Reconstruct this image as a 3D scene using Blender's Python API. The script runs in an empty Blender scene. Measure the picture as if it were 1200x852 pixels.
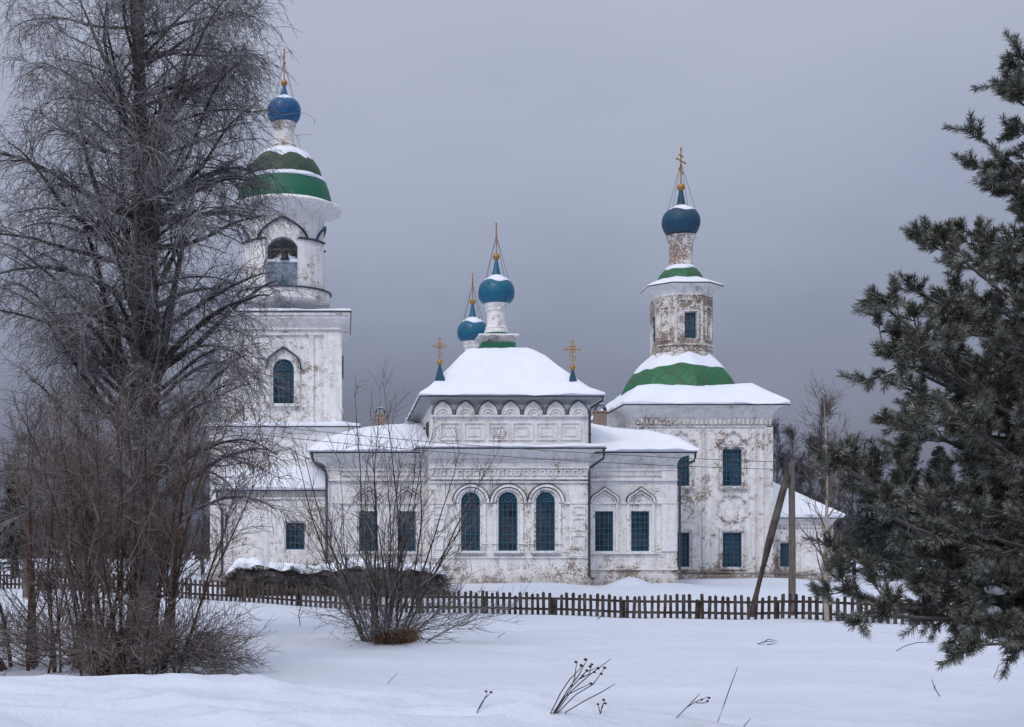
import bpy, bmesh, math, random
import numpy as np
from mathutils import Vector, Matrix
random.seed(7)
RNG = np.random.default_rng(11)
PI = math.pi
COL = bpy.context.scene.collection

# ---- measured camera: focal 1500 px at 1200 px width, eye 1.6 m above the churchyard
F, CX, CY, ZE = 1500.0, 400.0, 645.0, 1.6
def wx(px, Y): return (px - CX) * Y / F
def wz(py, Y): return ZE + (CY - py) * Y / F

# ------------------------------------------------------------------ materials
class NT:
    def __init__(s, name):
        s.m = bpy.data.materials.new(name); s.m.use_nodes = True
        s.t = s.m.node_tree; s.t.nodes.clear()
        s.out = s.n('ShaderNodeOutputMaterial'); s.b = s.n('ShaderNodeBsdfPrincipled')
        s.l(s.b.outputs[0], s.out.inputs[0])
    def n(s, t, **k):
        nd = s.t.nodes.new(t)
        for a, v in k.items(): setattr(nd, a, v)
        return nd
    def l(s, a, b): s.t.links.new(a, b)
    def pos(s, scale=(1, 1, 1)):
        g = s.n('ShaderNodeNewGeometry'); mp = s.n('ShaderNodeMapping')
        s.l(g.outputs['Position'], mp.inputs[0]); mp.inputs['Scale'].default_value = scale
        return mp.outputs[0]
    def noise(s, vec, scale, detail=4, rough=.55):
        nd = s.n('ShaderNodeTexNoise'); nd.inputs['Scale'].default_value = scale
        nd.inputs['Detail'].default_value = detail; nd.inputs['Roughness'].default_value = rough
        if vec is not None: s.l(vec, nd.inputs['Vector'])
        return nd.outputs['Fac']
    def math(s, op, a, b=None, clamp=False):
        nd = s.n('ShaderNodeMath', operation=op); nd.use_clamp = clamp
        for i, v in enumerate((a, b)):
            if v is None: continue
            if isinstance(v, (int, float)): nd.inputs[i].default_value = v
            else: s.l(v, nd.inputs[i])
        return nd.outputs[0]
    def ramp(s, fac, stops):
        nd = s.n('ShaderNodeValToRGB'); e = nd.color_ramp.elements
        while len(e) < len(stops): e.new(.5)
        for i, (p, c) in enumerate(stops):
            e[i].position = p; e[i].color = (*c, 1) if len(c) == 3 else c
        s.l(fac, nd.inputs[0]); return nd.outputs[0]
    def maprange(s, v, a, b, c=0., d=1.):
        nd = s.n('ShaderNodeMapRange'); nd.clamp = True
        for i, x in enumerate((a, b, c, d)): nd.inputs[i + 1].default_value = x
        s.l(v, nd.inputs[0]); return nd.outputs[0]
    def mix(s, fac, a, b):
        nd = s.n('ShaderNodeMix', data_type='RGBA')
        for sock, v in ((nd.inputs[0], fac), (nd.inputs[6], a), (nd.inputs[7], b)):
            if isinstance(v, (int, float)): sock.default_value = v
            elif isinstance(v, tuple): sock.default_value = (*v, 1)
            else: s.l(v, sock)
        return nd.outputs[2]
    def bump(s, h, strength, dist, normal=None):
        nd = s.n('ShaderNodeBump'); nd.inputs['Strength'].default_value = strength
        nd.inputs['Distance'].default_value = dist; s.l(h, nd.inputs['Height'])
        if normal is not None: s.l(normal, nd.inputs['Normal'])
        return nd.outputs[0]
    def fin(s, col, rough=.7, normal=None, metal=0., spec=.3):
        if isinstance(col, tuple): s.b.inputs['Base Color'].default_value = (*col, 1)
        else: s.l(col, s.b.inputs['Base Color'])
        if isinstance(rough, (int, float)): s.b.inputs['Roughness'].default_value = rough
        else: s.l(rough, s.b.inputs['Roughness'])
        s.b.inputs['Metallic'].default_value = metal
        s.b.inputs['Specular IOR Level'].default_value = spec
        if normal is not None: s.l(normal, s.b.inputs['Normal'])
        return s.m

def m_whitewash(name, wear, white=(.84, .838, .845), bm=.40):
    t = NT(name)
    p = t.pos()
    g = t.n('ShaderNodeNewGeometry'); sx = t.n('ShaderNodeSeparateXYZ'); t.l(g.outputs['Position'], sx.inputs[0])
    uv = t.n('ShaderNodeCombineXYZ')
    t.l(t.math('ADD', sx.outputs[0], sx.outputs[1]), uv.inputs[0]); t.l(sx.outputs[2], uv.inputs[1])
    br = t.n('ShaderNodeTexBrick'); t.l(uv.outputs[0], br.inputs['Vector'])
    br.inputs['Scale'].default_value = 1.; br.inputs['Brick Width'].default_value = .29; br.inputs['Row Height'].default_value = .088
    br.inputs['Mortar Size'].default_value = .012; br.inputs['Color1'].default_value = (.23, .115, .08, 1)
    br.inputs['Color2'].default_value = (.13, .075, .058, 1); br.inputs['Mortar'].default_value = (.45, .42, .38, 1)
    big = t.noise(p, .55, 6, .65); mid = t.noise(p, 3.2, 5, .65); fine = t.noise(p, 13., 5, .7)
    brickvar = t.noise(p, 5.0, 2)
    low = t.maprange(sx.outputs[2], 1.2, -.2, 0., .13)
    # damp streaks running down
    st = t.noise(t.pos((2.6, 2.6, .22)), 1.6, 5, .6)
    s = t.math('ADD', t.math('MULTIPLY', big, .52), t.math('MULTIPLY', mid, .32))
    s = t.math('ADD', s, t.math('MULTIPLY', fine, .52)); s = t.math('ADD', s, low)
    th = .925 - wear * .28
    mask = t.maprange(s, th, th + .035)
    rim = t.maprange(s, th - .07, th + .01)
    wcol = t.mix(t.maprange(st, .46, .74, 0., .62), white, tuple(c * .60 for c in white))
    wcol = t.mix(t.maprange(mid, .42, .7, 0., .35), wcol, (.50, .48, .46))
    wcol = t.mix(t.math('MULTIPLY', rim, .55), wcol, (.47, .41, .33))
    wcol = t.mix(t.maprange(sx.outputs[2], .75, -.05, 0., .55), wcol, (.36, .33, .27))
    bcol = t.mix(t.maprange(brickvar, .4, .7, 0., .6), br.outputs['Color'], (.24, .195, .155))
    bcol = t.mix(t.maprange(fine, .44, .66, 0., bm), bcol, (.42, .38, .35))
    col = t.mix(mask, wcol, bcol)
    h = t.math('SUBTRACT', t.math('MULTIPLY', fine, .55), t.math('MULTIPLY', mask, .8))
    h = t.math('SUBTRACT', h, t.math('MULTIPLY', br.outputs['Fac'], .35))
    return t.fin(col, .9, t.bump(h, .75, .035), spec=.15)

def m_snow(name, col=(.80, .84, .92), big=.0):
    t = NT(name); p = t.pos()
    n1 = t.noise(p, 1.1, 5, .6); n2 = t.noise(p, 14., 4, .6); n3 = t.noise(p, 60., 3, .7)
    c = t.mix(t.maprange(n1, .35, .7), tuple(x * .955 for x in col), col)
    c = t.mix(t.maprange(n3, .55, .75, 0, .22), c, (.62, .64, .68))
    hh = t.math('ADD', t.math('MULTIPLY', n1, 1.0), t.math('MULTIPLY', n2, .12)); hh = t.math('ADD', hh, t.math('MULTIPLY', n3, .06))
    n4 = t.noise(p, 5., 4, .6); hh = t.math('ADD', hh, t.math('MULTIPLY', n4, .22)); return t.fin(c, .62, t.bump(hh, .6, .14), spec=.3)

def m_paint(name, col, worn, amount=.5, rough=.5, seams=None):
    t = NT(name); p = t.pos()
    n1 = t.noise(p, 1.6, 6, .65); n2 = t.noise(p, 9., 5, .7)
    s = t.math('ADD', t.math('MULTIPLY', n1, .6), t.math('MULTIPLY', n2, .4))
    c = t.mix(t.maprange(s, .66 - .26 * amount, .74 - .12 * amount), col, worn)
    c = t.mix(t.maprange(n2, .35, .7, 0., .5), c, tuple(x * .55 for x in col))
    nrm = t.bump(n2, .3, .02)
    if seams:
        g = t.n('ShaderNodeNewGeometry'); sp = t.n('ShaderNodeSeparateXYZ'); t.l(g.outputs['Position'], sp.inputs[0])
        a = t.math('ADD', sp.outputs[0], sp.outputs[2]); b = t.math('SUBTRACT', sp.outputs[0], sp.outputs[2])
        def tri(v):
            f = t.math('FRACT', t.math('MULTIPLY', v, 1. / seams)); return t.math('ABSOLUTE', t.math('SUBTRACT', f, .5))
        d = t.math('MINIMUM', tri(a), tri(b))
        ln = t.maprange(d, .0, .055, 1., 0.)
        c = t.mix(t.math('MULTIPLY', ln, .36), c, tuple(x * .35 for x in col))
        nrm = t.bump(ln, .5, .03, nrm)
    return t.fin(c, rough, nrm, spec=.4)

def m_plain(name, col, rough=.7, metal=0., var=.35, scale=6., spec=.3, bump=.2):
    t = NT(name); p = t.pos(); n = t.noise(p, scale, 5, .65)
    c = t.mix(t.maprange(n, .3, .72), tuple(x * (1 - var) for x in col), tuple(min(1, x * (1 + var * .6)) for x in col))
    return t.fin(c, rough, t.bump(n, bump, .01), metal, spec)

def m_wood(name, col, grain=(14, 14, 1.2), frost=.0):
    t = NT(name); n = t.noise(t.pos(grain), 3., 5, .7); n2 = t.noise(t.pos(), 2.5, 4)
    c = t.mix(t.maprange(n, .35, .7), tuple(x * .5 for x in col), tuple(x * 1.35 for x in col))
    c = t.mix(t.maprange(n2, .4, .7, 0, .4), c, (.17, .165, .16))
    return t.fin(c, .85, t.bump(n, .4, .01), spec=.15)

def m_twig(name, col, frost, famt, dark=.5, rnd=.75, clump=0):
    """bark whose upper side carries hoar frost"""
    t = NT(name); p = t.pos(); g = t.n('ShaderNodeNewGeometry')
    sp = t.n('ShaderNodeSeparateXYZ'); t.l(g.outputs['Normal'], sp.inputs[0])
    n = t.noise(p, 2.2, 4, .6); n2 = t.noise(p, 25., 3, .6)
    c = t.mix(t.maprange(n, .3, .7), tuple(x * dark for x in col), tuple(x * 1.3 for x in col))
    up = t.maprange(sp.outputs[2], .1, .9)
    fr = t.math('MULTIPLY', t.math('MULTIPLY', up, t.maprange(n2, .3, .6)), famt)
    ri = t.math('MULTIPLY', t.math('POWER', g.outputs['Random Per Island'], 1.6), rnd)
    if clump: ri = t.math('ADD', ri, t.maprange(t.noise(p, clump, 3, .6), .50, .72, 0., .9)); c = t.mix(t.maprange(t.noise(p, clump*1.7, 2), .40, .58), tuple(x*.35 for x in col), c)
    c = t.mix(t.math('ADD', fr, t.math('MULTIPLY', ri, famt), True), c, frost)
    return t.fin(c, .9, spec=.1)

M = {}
M['wall'] = m_whitewash('whitewash_light_wear', .60)
M['wall_tower'] = m_whitewash('whitewash_tower', .62)
M['wall_main'] = m_whitewash('whitewash_flaking', .66)
M['wall_drum'] = m_whitewash('whitewash_mostly_gone', .90, (.80, .78, .77), .22)
M['trim'] = m_whitewash('whitewash_trim', .50, (.83, .828, .835))
M['trim_worn'] = m_whitewash('whitewash_trim_worn', .74, (.76, .75, .75))
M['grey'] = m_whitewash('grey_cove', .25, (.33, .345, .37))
M['brick'] = m_whitewash('bare_brick', 1.5, (.3, .2, .15), .1)
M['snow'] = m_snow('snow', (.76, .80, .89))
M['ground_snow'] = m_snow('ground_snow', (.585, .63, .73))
M['green'] = m_paint('green_roof_paint', (.006, .125, .070), (.03, .075, .045), .3)
M['green_old'] = m_paint('green_roof_paint_rusty', (.012, .14, .055), (.075, .055, .032), .66, seams=.9)
M['green_moss'] = m_paint('green_roof_faded', (.022, .062, .032), (.075, .065, .05), .75, seams=.7)
M['blue'] = m_paint('blue_dome_paint', (.006, .10, .27), (.012, .05, .12), .6, .33, seams=.30)
M['teal'] = m_paint('teal_dome_paint', (.005, .125, .225), (.012, .055, .10), .6, .33, seams=.30)
M['blue_old'] = m_paint('blue_dome_worn', (.005, .065, .125), (.045, .055, .06), .75, .5, seams=.26)
M['frame'] = m_paint('blue_window_paint', (.014, .115, .20), (.03, .07, .09), .3, .5)
M['metal'] = m_plain('dark_zinc', (.055, .063, .072), .55, .3)
M['gold'] = m_plain('tarnished_gilt', (.43, .225, .06), .45, .35, .5, 12.)
M['bronze'] = m_plain('bronze', (.035, .03, .025), .5, .5)
t = NT('old_glass'); gn = t.noise(t.pos(), 1.1, 4, .7)
M['glass'] = t.fin(t.mix(t.maprange(gn, .35, .7), (.010, .013, .018), (.085, .10, .12)), .16, t.bump(gn, .12, .03), spec=.5)
M['fence'] = m_wood('fence_wood', (.044, .029, .023))
M['pole'] = m_wood('pole_wood', (.15, .135, .12))
M['strut'] = m_wood('strut_wood', (.075, .062, .053))
M['hood'] = m_paint('slate_blue_flashing', (.015, .055, .10), (.03, .045, .06), .4)
M['icon'] = m_paint('painted_panel', (.27, .32, .40), (.04, .07, .14), .8, .6)

# ------------------------------------------------------------------ mesh builder
class MB:
    def __init__(s, tf=None): s.v = []; s.f = []; s.mi = []; s.tf = tf; s.cm = 0
    def add(s, vs, fs):
        b = len(s.v)
        s.v += [s.tf(*p) for p in vs] if s.tf else [tuple(p) for p in vs]
        s.f += [tuple(i + b for i in f) for f in fs]; s.mi += [s.cm] * len(fs); return s
    def box(s, x0, x1, y0, y1, z0, z1):
        return s.add([(x0,y0,z0),(x1,y0,z0),(x1,y1,z0),(x0,y1,z0),(x0,y0,z1),(x1,y0,z1),(x1,y1,z1),(x0,y1,z1)],
            [(0,1,2,3),(4,7,6,5),(0,4,5,1),(1,5,6,2),(2,6,7,3),(3,7,4,0)])
    def prism(s, poly, d0, d1):          # poly in (u,z), extruded along the second axis
        n = len(poly)
        return s.add([(u, d0, z) for u, z in poly] + [(u, d1, z) for u, z in poly],
            [tuple(range(n)), tuple(range(2*n-1, n-1, -1))] + [(i, n+i, n+(i+1) % n, (i+1) % n) for i in range(n)])
    def band(s, outer, inner, d0, d1):   # strip between two open curves in (u,z), extruded
        n = len(outer); vs = []
        for (a, b), (c, d) in zip(outer, inner): vs += [(a,d0,b),(a,d1,b),(c,d1,d),(c,d0,d)]
        fs = []
        for i in range(n-1):
            k = i*4
            for j in range(4): fs.append((k+j, k+(j+1) % 4, k+4+(j+1) % 4, k+4+j))
        fs += [(0,1,2,3), tuple(range(4*n-1, 4*n-5, -1))]
        return s.add(vs, fs)
    def rings(s, rings, cap0=True, cap1=True):
        n = len(rings[0]); vs = [p for r in rings for p in r]; fs = []
        for i in range(len(rings)-1):
            for j in range(n): fs.append((i*n+j, i*n+(j+1) % n, (i+1)*n+(j+1) % n, (i+1)*n+j))
        if cap0: fs.append(tuple(range(n-1, -1, -1)))
        if cap1: fs.append(tuple((len(rings)-1)*n+j for j in range(n)))
        return s.add(vs, fs)
    def lathe(s, prof, cx, cy, seg=32, mult=None, ph=0.):
        rs = []
        for r, z in prof:
            ring = []
            for j in range(seg):
                a = 2*PI*j/seg + ph; k = r*(mult(a) if mult else 1)
                ring.append((cx+k*math.cos(a), cy+k*math.sin(a), z))
            rs.append(ring)
        return s.rings(rs)
    def tube(s, pts, rad, sides=6):
        pts = [Vector(p) for p in pts]; n = len(pts)
        if isinstance(rad, (int, float)): rad = [rad]*n
        rs = []
        for i, p in enumerate(pts):
            t = (pts[min(i+1, n-1)] - pts[max(i-1, 0)]).normalized()
            a = t.orthogonal() if abs(t.z) > .95 else t.cross(Vector((0,0,1)))
            a.normalize(); b = t.cross(a)
            rs.append([tuple(p + rad[i]*(math.cos(2*PI*k/sides)*a + math.sin(2*PI*k/sides)*b)) for k in range(sides)])
        return s.rings(rs)
    def ball(s, c, r, seg=16):
        pr = [(max(r*math.sin(PI*i/10), r*.02), c[2]-r*math.cos(PI*i/10)) for i in range(11)]
        return s.lathe(pr, c[0], c[1], seg)
    def build(s, name, mats, parent=None, smooth=False, recalc=True, origin=None):
        me = bpy.data.meshes.new(name)
        o0 = Vector(root_loc(parent)) if parent else Vector(origin or (0,0,0))
        me.from_pydata([(a-o0.x, b-o0.y, c-o0.z) for a, b, c in s.v], [], s.f)
        if not isinstance(mats, (list, tuple)): mats = [mats]
        for m in mats: me.materials.append(m)
        if len(mats) > 1: me.polygons.foreach_set('material_index', s.mi)
        if recalc:
            bm = bmesh.new(); bm.from_mesh(me); bmesh.ops.recalc_face_normals(bm, faces=bm.faces); bm.to_mesh(me); bm.free()
        if smooth: set_smooth(me, smooth)
        o = bpy.data.objects.new(name, me); COL.objects.link(o)
        if parent: o.parent = parent
        else: o.location = o0
        return o
def set_smooth(me, ang):
    me.polygons.foreach_set('use_smooth', [True]*len(me.polygons))
    if ang is not True: me.set_sharp_from_angle(angle=math.radians(ang))
def root_loc(o):
    l = Vector((0,0,0))
    while o: l += o.location; o = o.parent
    return l
def empty(name, loc, label, cat, group=None):
    o = bpy.data.objects.new(name, None); COL.objects.link(o); o.location = loc; o.empty_display_size = .2
    return tag(o, label, cat, group)
def tag(o, label, cat, group=None):
    o['label'] = label; o['category'] = cat
    if group: o['group'] = group
    return o
def cut(o, cutter_mb):
    """recess the openings into a wall"""
    c = cutter_mb.build('cutter', M['trim'])
    c.location = -root_loc(o) * 0 if not o.parent else c.location
    bpy.context.view_layer.update()
    md = o.modifiers.new('b', 'BOOLEAN'); md.operation = 'DIFFERENCE'; md.object = c; md.solver = 'EXACT'
    me = bpy.data.meshes.new_from_object(o.evaluated_get(bpy.context.evaluated_depsgraph_get()))
    o.modifiers.clear(); old = o.data; o.data = me; me.name = old.name
    bpy.data.meshes.remove(old); cm = c.data; bpy.data.objects.remove(c); bpy.data.meshes.remove(cm)
def frame_tf(O, u, n):
    return lambda a, d, z: (O[0]+a*u[0]+d*n[0], O[1]+a*u[1]+d*n[1], z)
DEEP = 1.8
def deep(tf): return lambda a, d, z: tf(a, d*DEEP, z)
def arc(cx, cz, r, a0=0., a1=PI, n=16, sq=1.):
    return [(cx+r*math.cos(a0+(a1-a0)*i/n), cz+sq*r*math.sin(a0+(a1-a0)*i/n)) for i in range(n+1)]
def ogee(cx, cz, w, h, n=20, tip=.3):
    pts = []
    for i in range(n+1):
        a = PI*i/n; x = w/2*math.cos(a); k = max(0, 1-abs(x)/(w*.30))**1.6
        pts.append((cx+x, cz+h*(1-tip)*math.sin(a)**.85+h*tip*k))
    return pts

# ------------------------------------------------------------------ THE CHURCH
CH = empty('church', (7.5, 57, 0), 'white Orthodox church with bell tower, blue onion domes and snow on its green roofs', 'church')
def part(mb, name, mat, parent=CH, smooth=False): return mb.build(name, mat, parent, smooth)

def win_cut(mb, cx, z0, z1, w, arch, depth=.24):
    if arch: mb.prism([(cx-w/2, z0), (cx+w/2, z0)] + arc(cx, z1-w/2, w/2, 0, PI, 14), .3, -depth)
    else: mb.prism([(cx-w/2, z0), (cx+w/2, z0), (cx+w/2, z1), (cx-w/2, z1)], .3, -depth)
def window(tf, cx, z0, z1, w, arch=False, cols=4, rows=6, depth=.24, fw=.055, dark=False):
    a = MB(tf); zt = z1-w/2 if arch else z1; hw = w/2
    d0, d1 = -depth+.06, -depth+.14
    a.box(cx-hw, cx-hw+fw, d0, d1, z0, zt); a.box(cx+hw-fw, cx+hw, d0, d1, z0, zt)
    a.box(cx-hw+fw, cx+hw-fw, d0, d1, z0, z0+fw)
    if arch:
        a.band(arc(cx, zt, hw), arc(cx, zt, hw-fw), d0, d1)
        a.box(cx-hw+fw, cx+hw-fw, d0-.004, d1-.004, zt-fw/2, zt+fw/2)
    else: a.box(cx-hw+fw, cx+hw-fw, d0, d1, z1-fw, z1)
    a.box(cx-.022, cx+.022, d0+.002, d1-.006, z0+fw, zt-(fw/2 if arch else fw))
    fr = part(a, 'window', M['frame'])
    g = MB(tf); b = .013; e0, e1 = d1+.01, d1+.03
    for i in range(1, cols):
        x = cx-hw+w*i/cols
        g.box(x-b, x+b, e0, e1, z0, zt)
    for j in range(1, rows):
        z = z0+(zt-z0)*j/rows
        g.box(cx-hw, cx+hw, e0+.006, e1+.006, z-b, z+b)
    if arch:
        for k in range(1, 6):
            an = PI*k/6
            p0 = (cx+.16*w*math.cos(an), zt+.16*w*math.sin(an)); p1 = (cx+hw*math.cos(an), zt+hw*math.sin(an))
            nx, nz = -math.sin(an)*b, math.cos(an)*b
            g.prism([(p0[0]-nx,p0[1]-nz),(p1[0]-nx,p1[1]-nz),(p1[0]+nx,p1[1]+nz),(p0[0]+nx,p0[1]+nz)], e0, e1)
        for rr in (.17, .34): g.band(arc(cx, zt, rr*w+b), arc(cx, zt, rr*w-b), e0+.006, e1+.006)
    g.build('grille', M['frame'], fr)
    pn = MB(tf)
    pts = [(cx-hw, z0), (cx+hw, z0)] + (arc(cx, zt, hw, 0, PI, 14) if arch else [(cx+hw, z1), (cx-hw, z1)])
    pn.prism(pts, -depth+.05, -depth+.02); pn.build('pane', M['glass'], fr)
    return fr
def surround(mb, cx, z0, z1, w, t=.12, d=.06, gap=.1):
    a, b = w/2+gap, w/2+gap+t
    mb.box(cx-b, cx-a, 0, d, z0-gap, z1+gap+t); mb.box(cx+a, cx+b, 0, d, z0-gap, z1+gap+t)
    mb.box(cx-a, cx+a, 0, d-.004, z1+gap, z1+gap+t)
def panel(mb, u0, u1, z0, z1, t=.05, d=.035):
    mb.box(u0, u0+t, 0, d, z0, z1); mb.box(u1-t, u1, 0, d, z0, z1)
    mb.box(u0+t, u1-t, 0, d-.003, z0, z0+t); mb.box(u0+t, u1-t, 0, d-.003, z1-t, z1)

def rect_ring(x0, x1, y0, y1, z, n=1):
    p = []
    c = [(x0,y0),(x1,y0),(x1,y1),(x0,y1)]
    for i in range(4):
        a, b = c[i], c[(i+1) % 4]
        for k in range(n):
            t = k/n; p.append((a[0]+(b[0]-a[0])*t, a[1]+(b[1]-a[1])*t, z))
    return p
def cove(mb, x0, x1, y0, y1, zb, zt, out, n=6):
    """hollow cornice round a block, flaring out by `out`"""
    rs = []
    for i in range(n+1):
        t = i/n; e = .02+(out-.02)*(1-math.cos(t*PI/2)); z = zb+(zt-zb)*math.sin(t*PI/2)
        rs.append(rect_ring(x0-e, x1+e, y0-e, y1+e, z))
    mb.rings(rs); return mb

def hsh(x, y, s=1.): 
    return (math.sin(x*1.7*s+y*2.3*s)+math.sin(x*3.1*s-y*1.3*s+1.7)*.6+math.sin(x*.7*s+y*5.3*s+.4)*.5)/2.1
def snow_loft(levels, name='snow_cover', n=14, amp=.05, parent=CH, cx=None, cy=None):
    """snow lying over a hipped roof: levels = (x0,x1,y0,y1,z) from eave to top, rounded lip"""
    rs = []
    for k, (x0, x1, y0, y1, z) in enumerate(levels):
        ring = rect_ring(x0, x1, y0, y1, z, n)
        out = []
        for (x, y, zz) in ring:
            w = amp*(hsh(x, y, .9)+.5*hsh(x+3, y, 3.1)); wl = amp*(1.1*hsh(x, y, 2.2)+.7*hsh(x, y+2, 6.3))
            mx, my = (x0+x1)/2, (y0+y1)/2
            if k == 0: out.append((x, y, zz))
            else: out.append((x+wl*(1 if x > mx else -1)*.7, y+wl*(1 if y > my else -1)*.7, zz+w*(1.3 if k > 1 else 1)))
        rs.append(out)
    mb = MB(); mb.rings(rs); o = mb.build(name, M['snow'], parent, 50); return o
def ledge_snow(x0, x1, y0, y1, z, th=.14, parent=CH, name='snow_cover'):
    return snow_loft([(x0,x1,y0,y1,z),(x0-.03,x1+.03,y0-.03,y1+.03,z+th*.45),(x0+.03,x1-.03,y0+.03,y1-.03,z+th*.9),(x0+.15,x1-.15,y0+.1,y1-.05,z+th*1.05)], name, 26, th*.22, parent)

def lerp_prof(prof, t):
    L = [0]
    for (a, b), (c, d) in zip(prof, prof[1:]): L.append(L[-1]+math.hypot(c-a, d-b))
    s = t*L[-1]
    for i in range(len(prof)-1):
        if s <= L[i+1] or i == len(prof)-2:
            k = (s-L[i])/max(L[i+1]-L[i], 1e-6)
            a, b = prof[i], prof[i+1]
            r, z = a[0]+(b[0]-a[0])*k, a[1]+(b[1]-a[1])*k
            tx, tz = b[0]-a[0], b[1]-a[1]; l = math.hypot(tx, tz) or 1
            return r, z, tz/l, -tx/l
def snow_shell(prof, cx, cy, t0, t1, thick, seg=48, mult=None, ph=0., parent=CH, rows=8, name='snow_cover'):
    """a cap of snow on a turned surface between profile parameters t0(a)..t1(a) (prof runs bottom to top)"""
    rs = []
    for i in range(rows+1):
        u = i/rows; ring = []
        for j in range(seg):
            a = 2*PI*j/seg+ph
            ta, tb = t0(a), t1(a); r, z, nr, nz = lerp_prof(prof, min(max(ta+(tb-ta)*u, 0), 1))
            th = thick*(max(0, math.sin(min(u*1.25+.02, 1)*PI*.5))**.5 if tb > .97 else max(0, math.sin(PI*min(max(u, .0), 1)))**.45) - .015
            if u == 0: th = -.02
            if u == 1 and tb <= .97: th = -.02
            k = mult(a) if mult else 1
            ring.append((cx+(r*k+nr*th)*math.cos(a), cy+(r*k+nr*th)*math.sin(a), z+nz*th))
        rs.append(ring)
    mb = MB(); mb.rings(rs, False, True); return mb.build(name, M['snow'], parent, 45)
def poly_mult(n, ph=0.):
    def f(a):
        s = 2*PI/n; b = (a-ph) % s - s/2; return math.cos(PI/n)/math.cos(b)
    return f    # 1 at the vertices

def gilt_cross(c, h, tf_axis=(1, 0), ornate=False, parent=None, name='cross'):
    """three-barred cross; tf_axis = direction of the bars"""
    mb = MB(); ax = tf_axis; x, y, z = c
    def bar(z0, half, th, tilt=0.):
        p = [(x-ax[0]*half, y-ax[1]*half, z0+tilt), (x+ax[0]*half, y+ax[1]*half, z0-tilt)]
        mb.tube(p, th, 6)
    r = .03*h/2+.008
    mb.tube([(x, y, z), (x, y, z+h)], r, 6)
    bar(z+h*.66, h*.27, r); bar(z+h*.80, h*.13, r); bar(z+h*.38, h*.15, r, h*.05)
    if ornate:
        for (dx, zz) in ((-.27, .66), (.27, .66), (0, 1.0)):
            for e in (-1, 0, 1):
                dd = .05*h
                p = (x+ax[0]*(dx*h+(e*dd if dx == 0 else math.copysign(dd*(1-abs(e)), dx))), y+ax[1]*(dx*h+(e*dd if dx == 0 else math.copysign(dd*(1-abs(e)), dx))), z+zz*h+(dd*(1-abs(e)) if dx == 0 else e*dd))
                mb.ball(p, .028*h, 8)
        pts = []
        for i in range(17):
            a = 2*PI*i/16; pts.append((x+ax[0]*.13*h*math.cos(a), y+ax[1]*.13*h*math.cos(a), z+.66*h+.13*h*math.sin(a)))
        mb.tube(pts, r*.6, 5)
        for a in (PI/4, 3*PI/4, 5*PI/4, 7*PI/4):
            mb.tube([(x, y, z+.66*h), (x+ax[0]*.2*h*math.cos(a), y+ax[1]*.2*h*math.cos(a), z+.66*h+.2*h*math.sin(a))], r*.55, 5)
        for s_ in (-1, 1):
            mb.tube([(x, y, z+.16*h), (x+ax[0]*s_*.1*h, y+ax[1]*s_*.1*h, z+.2*h), (x+ax[0]*s_*.12*h, y+ax[1]*s_*.12*h, z+.29*h)], r*.6, 5)
    else:
        for (dx, zz) in ((-.27, .66), (.27, .66)): mb.ball((x+ax[0]*dx*h, y+ax[1]*dx*h, z+zz*h), .032*h, 8)
        mb.ball((x, y, z+h), .032*h, 8)
    return mb.build(name, M['gold'], parent or CH, 40)

def cupola(cx, cy, Y, onion_px, drum_px, ball, cross, mat, drum_mat, axis, snow=.10, snow_t=.80, drum_mult=None, dseg=28, ornate=False):
    snow *= .55
    """pixel profiles measured at depth Y are turned into a solid of revolution: (radius_px, y_px)"""
    k = Y/F
    pr = lambda l: [(r*k, wz(y, Y)) for r, y in l]
    d = MB(); d.lathe(pr(drum_px), cx, cy, dseg, drum_mult); dr = part(d, 'drum', drum_mat, CH, 40)
    on = pr(onion_px)
    # smooth the outline
    sm = []
    for i in range(len(on)-1):
        p0 = on[max(i-1, 0)]; p1 = on[i]; p2 = on[i+1]; p3 = on[min(i+2, len(on)-1)]
        for s_ in range(4):
            t = s_/4
            q = [.5*((2*p1[c])+(-p0[c]+p2[c])*t+(2*p0[c]-5*p1[c]+4*p2[c]-p3[c])*t*t+(-p0[c]+3*p1[c]-3*p2[c]+p3[c])*t**3) for c in (0, 1)]
            sm.append((max(q[0], .01), q[1]))
    sm.append(on[-1])
    o = MB(); o.lathe(sm, cx, cy, 36); od = part(o, 'onion_dome', mat, CH, True)
    if snow:
        # snow on the shoulder of the onion: between widest point and the neck
        im = max(range(len(sm)), key=lambda i: sm[i][0]); up = sm[im:]
        inx = next(i for i, p in enumerate(up) if p[0] < .30*sm[im][0]); sub = up[:inx+1]
        snow_shell(sub, cx, cy, lambda a: .50+.12*math.sin(a*2+1.)+.05*math.sin(5*a), lambda a: .995, snow, 36, parent=od)
    by, br = ball
    b = MB(); b.ball((cx, cy, wz(by, Y)), br*k, 16); ba = part(b, 'gilt_ball', M['gold'], CH, True)
    cy0, cy1 = cross; z0 = wz(cy0, Y); h = (cy0-cy1)*k
    gilt_cross((cx, cy, z0-.03), h+.03, axis, ornate, None)
    # four guy wires from the cross to the onion's shoulder
    g = MB(); im = max(range(len(sm)), key=lambda i: sm[i][0]); rr = sm[im][0]*.86
    zz = next(p[1] for p in sm[im:] if p[0] < rr)
    for a in (PI/4, 3*PI/4, 5*PI/4, 7*PI/4):
        g.tube([(cx, cy, z0+h*.62), (cx+rr*math.cos(a), cy+rr*math.sin(a), zz)], .011, 4)
    part(g, 'guy_wire', M['metal'])
    return od

AX = 67.5     # the church's long axis, running left to right

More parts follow.
